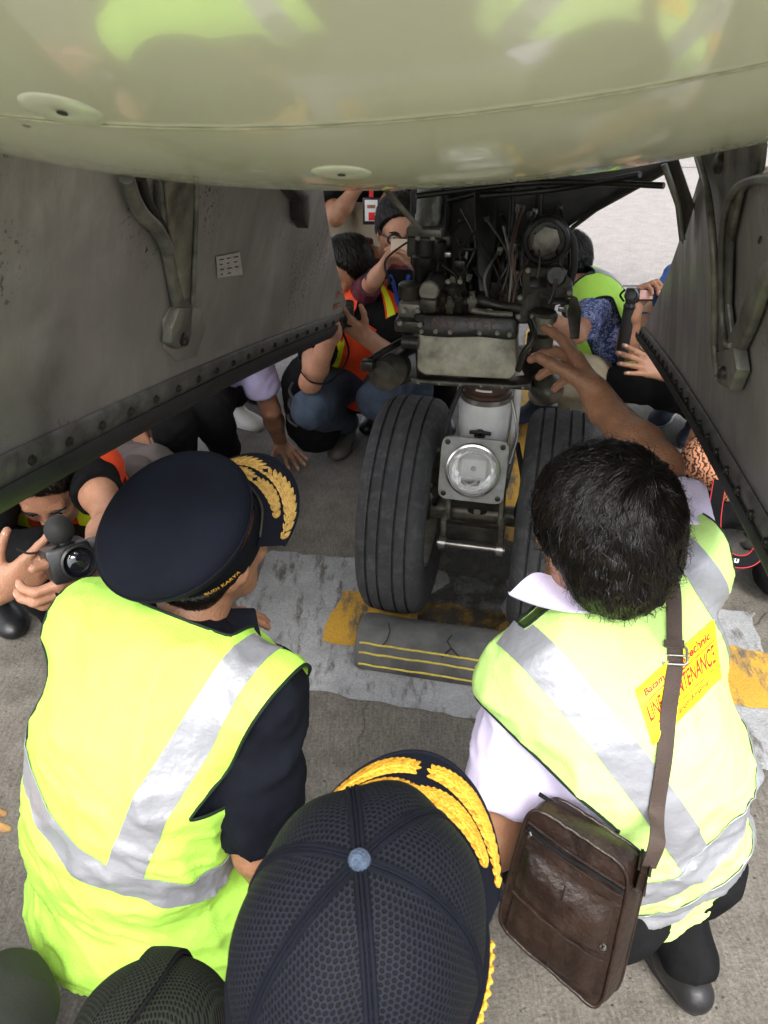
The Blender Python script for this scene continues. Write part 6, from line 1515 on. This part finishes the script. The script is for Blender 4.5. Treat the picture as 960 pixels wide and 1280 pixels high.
# -- man in the lime vest over a printed blue shirt, right of the gear
JF = crouch((.86, 3.22), 285)
JF.update(pel=V(.98, 3.15, .33), head=W(704, 328, 3.3), nb=W(724, 358, 3.3), shL=W(742, 384, 3.2), shR=W(722, 356, 3.42), elL=W(722, 418, 2.98), wrL=W(690, 400, 2.96), knL=W(706, 470, 3.0), knR=W(690, 455, 3.3), anL=V(.74, 3.22, .10), toL=g(655, 535)+V(0, 0, .03), face=V(-.9, -.1, -.2), up=V(.1, 0, 1))
JF['anL'] = g(668, 522)+V(.03, .05, .10); JF['toL'] = g(645, 532)+V(0, 0, .03)
pF = person('crouching man in lime reflective vest over blue printed shirt, right of the gear', JF, 'skin_light', 'blue_print_cloth', (.72, .7), 'khaki', ('shoe_navy', 'sole_white'), fur=1500, res=.006, cres=.008, arms=.84, fat=.86, bulge=(.03, -.01, .02))
front_vest(pF['root'], JF, 'lime', 'tape', X0=.06, X1=.11, hem=-.52, res=.008, hx=.188, fat=.92, bulge=(.03, -.01, .02))
# -- person in blue with a camera on a monopod
JG = crouch((1.28, 3.12), 285)
JG.update(shL=W(842, 372, 3.0), nb=W(885, 350, 3.15), head=W(915, 300, 3.15), shR=W(850, 350, 3.3), elR=W(784, 438, 3.1), wrR=W(792, 388, 2.98), elL=W(880, 470, 2.9), wrL=W(836, 466, 2.86), pel=V(1.42, 3.1, .34), knL=W(778, 500, 3.0), knR=W(800, 478, 3.15),
          anL=g(838, 520)+V(.0, .03, .10), toL=g(812, 540)+V(0, 0, .03), anR=g(872, 545)+V(0, .03, .10), toR=g(850, 566)+V(0, 0, .03))
JG['knL'] = V(.93, 2.90, .42); JG['knR'] = V(.98, 3.15, .45)
pG = person('crouching person in blue shirt steadying a camera on a monopod, by the right door', JG, 'skin_light', 'blue', (.42, .4), 'black', ('shoe_navy', 'sole_white'), res=.005, cres=.009, nail=True,
            hands={'R': dict(D=W(800, 368, 2.96)-W(792, 388, 2.98), N=V(.6, -.5, 0), curl=(.9, .9, .9, .9), s=1.0), 'L': dict(D=W(792, 452, 2.84)-W(836, 466, 2.86), N=V(-.1, .6, -.5), curl=(.06, .06, .08, .1), spread=.22, thumb=(.6, .5, .3), s=1.05)})
def handycam():
    c = W(789, 369, 2.92); t = thing('video_camera', 'small black video camera with side screen on top of a monopod', 'camera', c)
    ax = (CAM-c).normalized(); x = V(1, 0, 0); u = ax.cross(x).normalized(); Rm = Matrix((x, u, ax)).transposed()
    box('body', c-ax*.05+x*.004, (.05, .055, .10), MT['black_plastic'], t, Rm, .008)
    lathe('lens_barrel', c-ax*.005, ax, [(.022, -.01), (.024, 0), (.024, .018), (.020, .02), (.018, .01), (0, .012)], MT['black_plastic'], t, 32)
    lathe('lens_ring', c+ax*.010, ax, [(.0245, 0), (.025, .002), (.0235, .003)], MT['steel'], t, 32)
    s_ = box('flip_screen', c+x*.055+u*.002-ax*.01, (.062, .045, .008), MT['black_plastic'], t, Rm, .002); box('screen_glass', c+x*.055+u*.002-ax*.0045, (.048, .032, .002), M('pale_lit_screen', (.75, .42, .36), .2, var=.1), s_, Rm, .0005)
    tube('hand_strap', bez([c-x*.024+u*.02, c-x*.040, c-x*.024-u*.022], 6), .004, MT['black'], t, 8)
    m = thing('monopod', 'black monopod with foam grip standing under the small video camera', 'monopod', g(786, 640))
    top = c-u*.03-ax*.03; foot = V(top.x+.01, top.y+.02, 0); L_ = top-foot
    lathe('head_plate', top, -L_.normalized(), [(0, -.012), (.020, -.012), (.020, .0), (.024, .005), (.024, .015), (.020, .02)], MT['black_plastic'], m, 24)
    tube('foam_grip', [top-L_.normalized()*.015, top-L_.normalized()*.20], .023, MT['rubber'], m, 20); tube('pole', [top-L_.normalized()*.19, foot+V(0, 0, .02)], .0125, MT['black_plastic'], m, 16)
    lathe('pole_lock', top-L_.normalized()*.30, AZ, [(.014, -.02), (.017, -.016), (.017, .016), (.014, .02)], MT['black_plastic'], m, 20); ball('foot', foot+V(0, 0, .014), .014, MT['rubber'], m, 12)
handycam()
# -- person in batik at the right edge
JH = tuck(crouch((1.30, 2.38), 292))
JH.update(knL=W(862, 640, 2.62), knR=W(880, 600, 2.7), anL=V(1.16, 2.42, .10), toL=V(1.04, 2.36, .03))
pH = person('crouching person in orange batik shirt and dark trousers at the right edge', JH, 'skin_light', 'batik', (.7, .7), 'black', res=.008, cres=.008, fat=1.05)
hb = Vol(.007); a_ = W(868, 572, 2.52); hb.ell(W(892, 575, 2.58), (.10, .09, .075), None, .04); hb.ell(W(910, 600, 2.55), (.06, .07, .07), None, .04); vol_obj('shirt_tail', hb, MT['batik'], pH['root'], (.006, 16), 2)
dk = thing('camera_bag', 'dark rounded camera bag on the ground at the right edge', 'bag', g(968, 760))
bv_ = Vol(.007); bv_.cone(g(955, 745)+V(.03, 0, .10), g(985, 730)+V(.03, 0, .12), .085, .08, .04); vol_obj('body', bv_, MT['black'], dk, (.004, 14), 1)
cs = thing('camera_strap', 'black camera strap with red edges and white lettering hanging at the right edge', 'strap', W(915, 690, 2.2))
sp1 = bez([W(900, 600, 2.22), W(893, 650, 2.20), W(897, 682, 2.18), W(915, 700, 2.17), W(938, 700, 2.17), W(952, 682, 2.18), W(962, 640, 2.2)], 10)
flatribbon('webbing', sp1, .036, lambda p: (CAM-p).normalized(), MT['black'], cs)
for s_ in (-1, 1):
    e = []
    for i, p in enumerate(sp1):
        d = (sp1[min(i+1, len(sp1)-1)]-sp1[max(i-1, 0)]).normalized(); e.append(p+d.cross((CAM-p).normalized()).normalized()*.0165*s_+(CAM-p).normalized()*.002)
    tube('red_edge', e, .0013, MT['red'], cs, 6)
def on_strap(x, y):
    i = 26+x*3.4; i = max(0, min(len(sp1)-2, i)); k = int(i); p = sp1[k].lerp(sp1[k+1], i-k); d = (sp1[k+1]-sp1[k]).normalized(); n = (CAM-p).normalized(); return p+d.cross(n).normalized()*(-y)*.022*-1+n*.0035
put_text('lettering', 'Canon', lambda x, y: on_strap(x*1.6, y), 1.0, MT['white_print'], cs, .03, 1.1)
# -- person at the lower left: a knee and fingertips show
JI = tuck(crouch((-.78, .36), 35))
JI.update(knR=V(-.555, .585, .46), anR=V(-.60, .40, .10), toR=V(-.52, .54, .03), elR=W(-240, 1080, 1.15), wrR=W(-146, 1030, 1.26))
person('person in dark green trousers at the lower left corner, mostly out of view', JI, 'skin_light', 'black', (.7, .7), 'olive_trouser', res=.006, cres=.008, hands={'R': dict(D=W(0, 1035, 1.27)-W(-146, 1032, 1.26), N=V(0, .3, -1), curl=(.3, .3, .3, .3), s=1.0)})
# -- mesh backpack at the bottom
def mesh_pack():
    c = W(196, 1310, .86); t = thing('mesh_backpack', 'black padded mesh backpack at the bottom beside the baseball cap', 'backpack', c)
    up = (V(-.05, .25, 1)).normalized(); fx = V(1, .25, 0).normalized(); fy = up.cross(fx).normalized()
    n, m = 64, 30
    def D(th, s, o=0):
        k = math.sin(s*math.pi/2)**.75; z = math.cos(s*math.pi/2)**.8; return c+fx*(.088+o)*k*math.cos(th)+fy*(.075+o)*k*math.sin(th)+up*(.088+o)*z + up*(-.15*max(0, s-1))
    G_ = [[D(2*math.pi*i/n, .01+.99*j/m) for j in range(m+1)] for i in range(n+1)]
    o = grid('mesh_panel', G_, MT['bagmesh'], t); uvl = o.data.uv_layers.new(name='UVMap'); vi = np.empty(len(o.data.loops), dtype=np.int64); o.data.loops.foreach_get('vertex_index', vi)
    a = vi//(m+1); b = vi % (m+1); co = np.array([tuple(D(0, 0))]); V0 = np.array([[tuple(q) for q in r] for r in G_]).reshape(-1, 3)-np.array(c); u_ = V0@np.array(fx)*1.1; v_ = V0@np.array(up)-V0@np.array(fy)
    dat = np.empty(len(vi)*2); dat[0::2] = u_[vi]*.9; dat[1::2] = v_[vi]*.8; uvl.data.foreach_set('uv', dat)
    # rest of the pack hanging below
    b_ = Vol(.008); b_.cone(c-up*.03, c-up*.28, .074, .09, .04); vol_obj('body', b_, MT['black'], t, (.004, 12), 1)
    band_ = [[D(.25*math.pi+(-.10+.05*k)*4*.35, s, .005) for k in range(5)] for s in np.linspace(-1, 1, 40)] if False else None
    pth = [(.4*math.pi, s) for s in np.linspace(1, .02, 14)]+[(1.4*math.pi-.4, s) for s in np.linspace(.05, 1, 14)]
    pts = [D(th, s, .004) for th, s in pth]; pts = smooth_loop(pts, 4, False)
    st_ = flatribbon('padded_strap', pts, .034, lambda p: (p-(c-up*.05)).normalized(), MT['bagmesh'], t, .004)
    uv2 = st_.data.uv_layers.new(name='UVMap'); vi = np.empty(len(st_.data.loops), dtype=np.int64); st_.data.loops.foreach_get('vertex_index', vi); k_ = vi % (len(pts)*5); d2 = np.empty(len(vi)*2); d2[0::2] = (k_//5)*.0085; d2[1::2] = (k_ % 5)*.0085; uv2.data.foreach_set('uv', d2)
    for off in (-.018, .018):
        e = [p+(pts[min(i+1, len(pts)-1)]-pts[max(i-1, 0)]).normalized().cross((p-(c-up*.05)).normalized()).normalized()*off for i, p in enumerate(pts)]
        tube('strap_binding', e, .0022, MT['black'], t, 6)
mesh_pack()
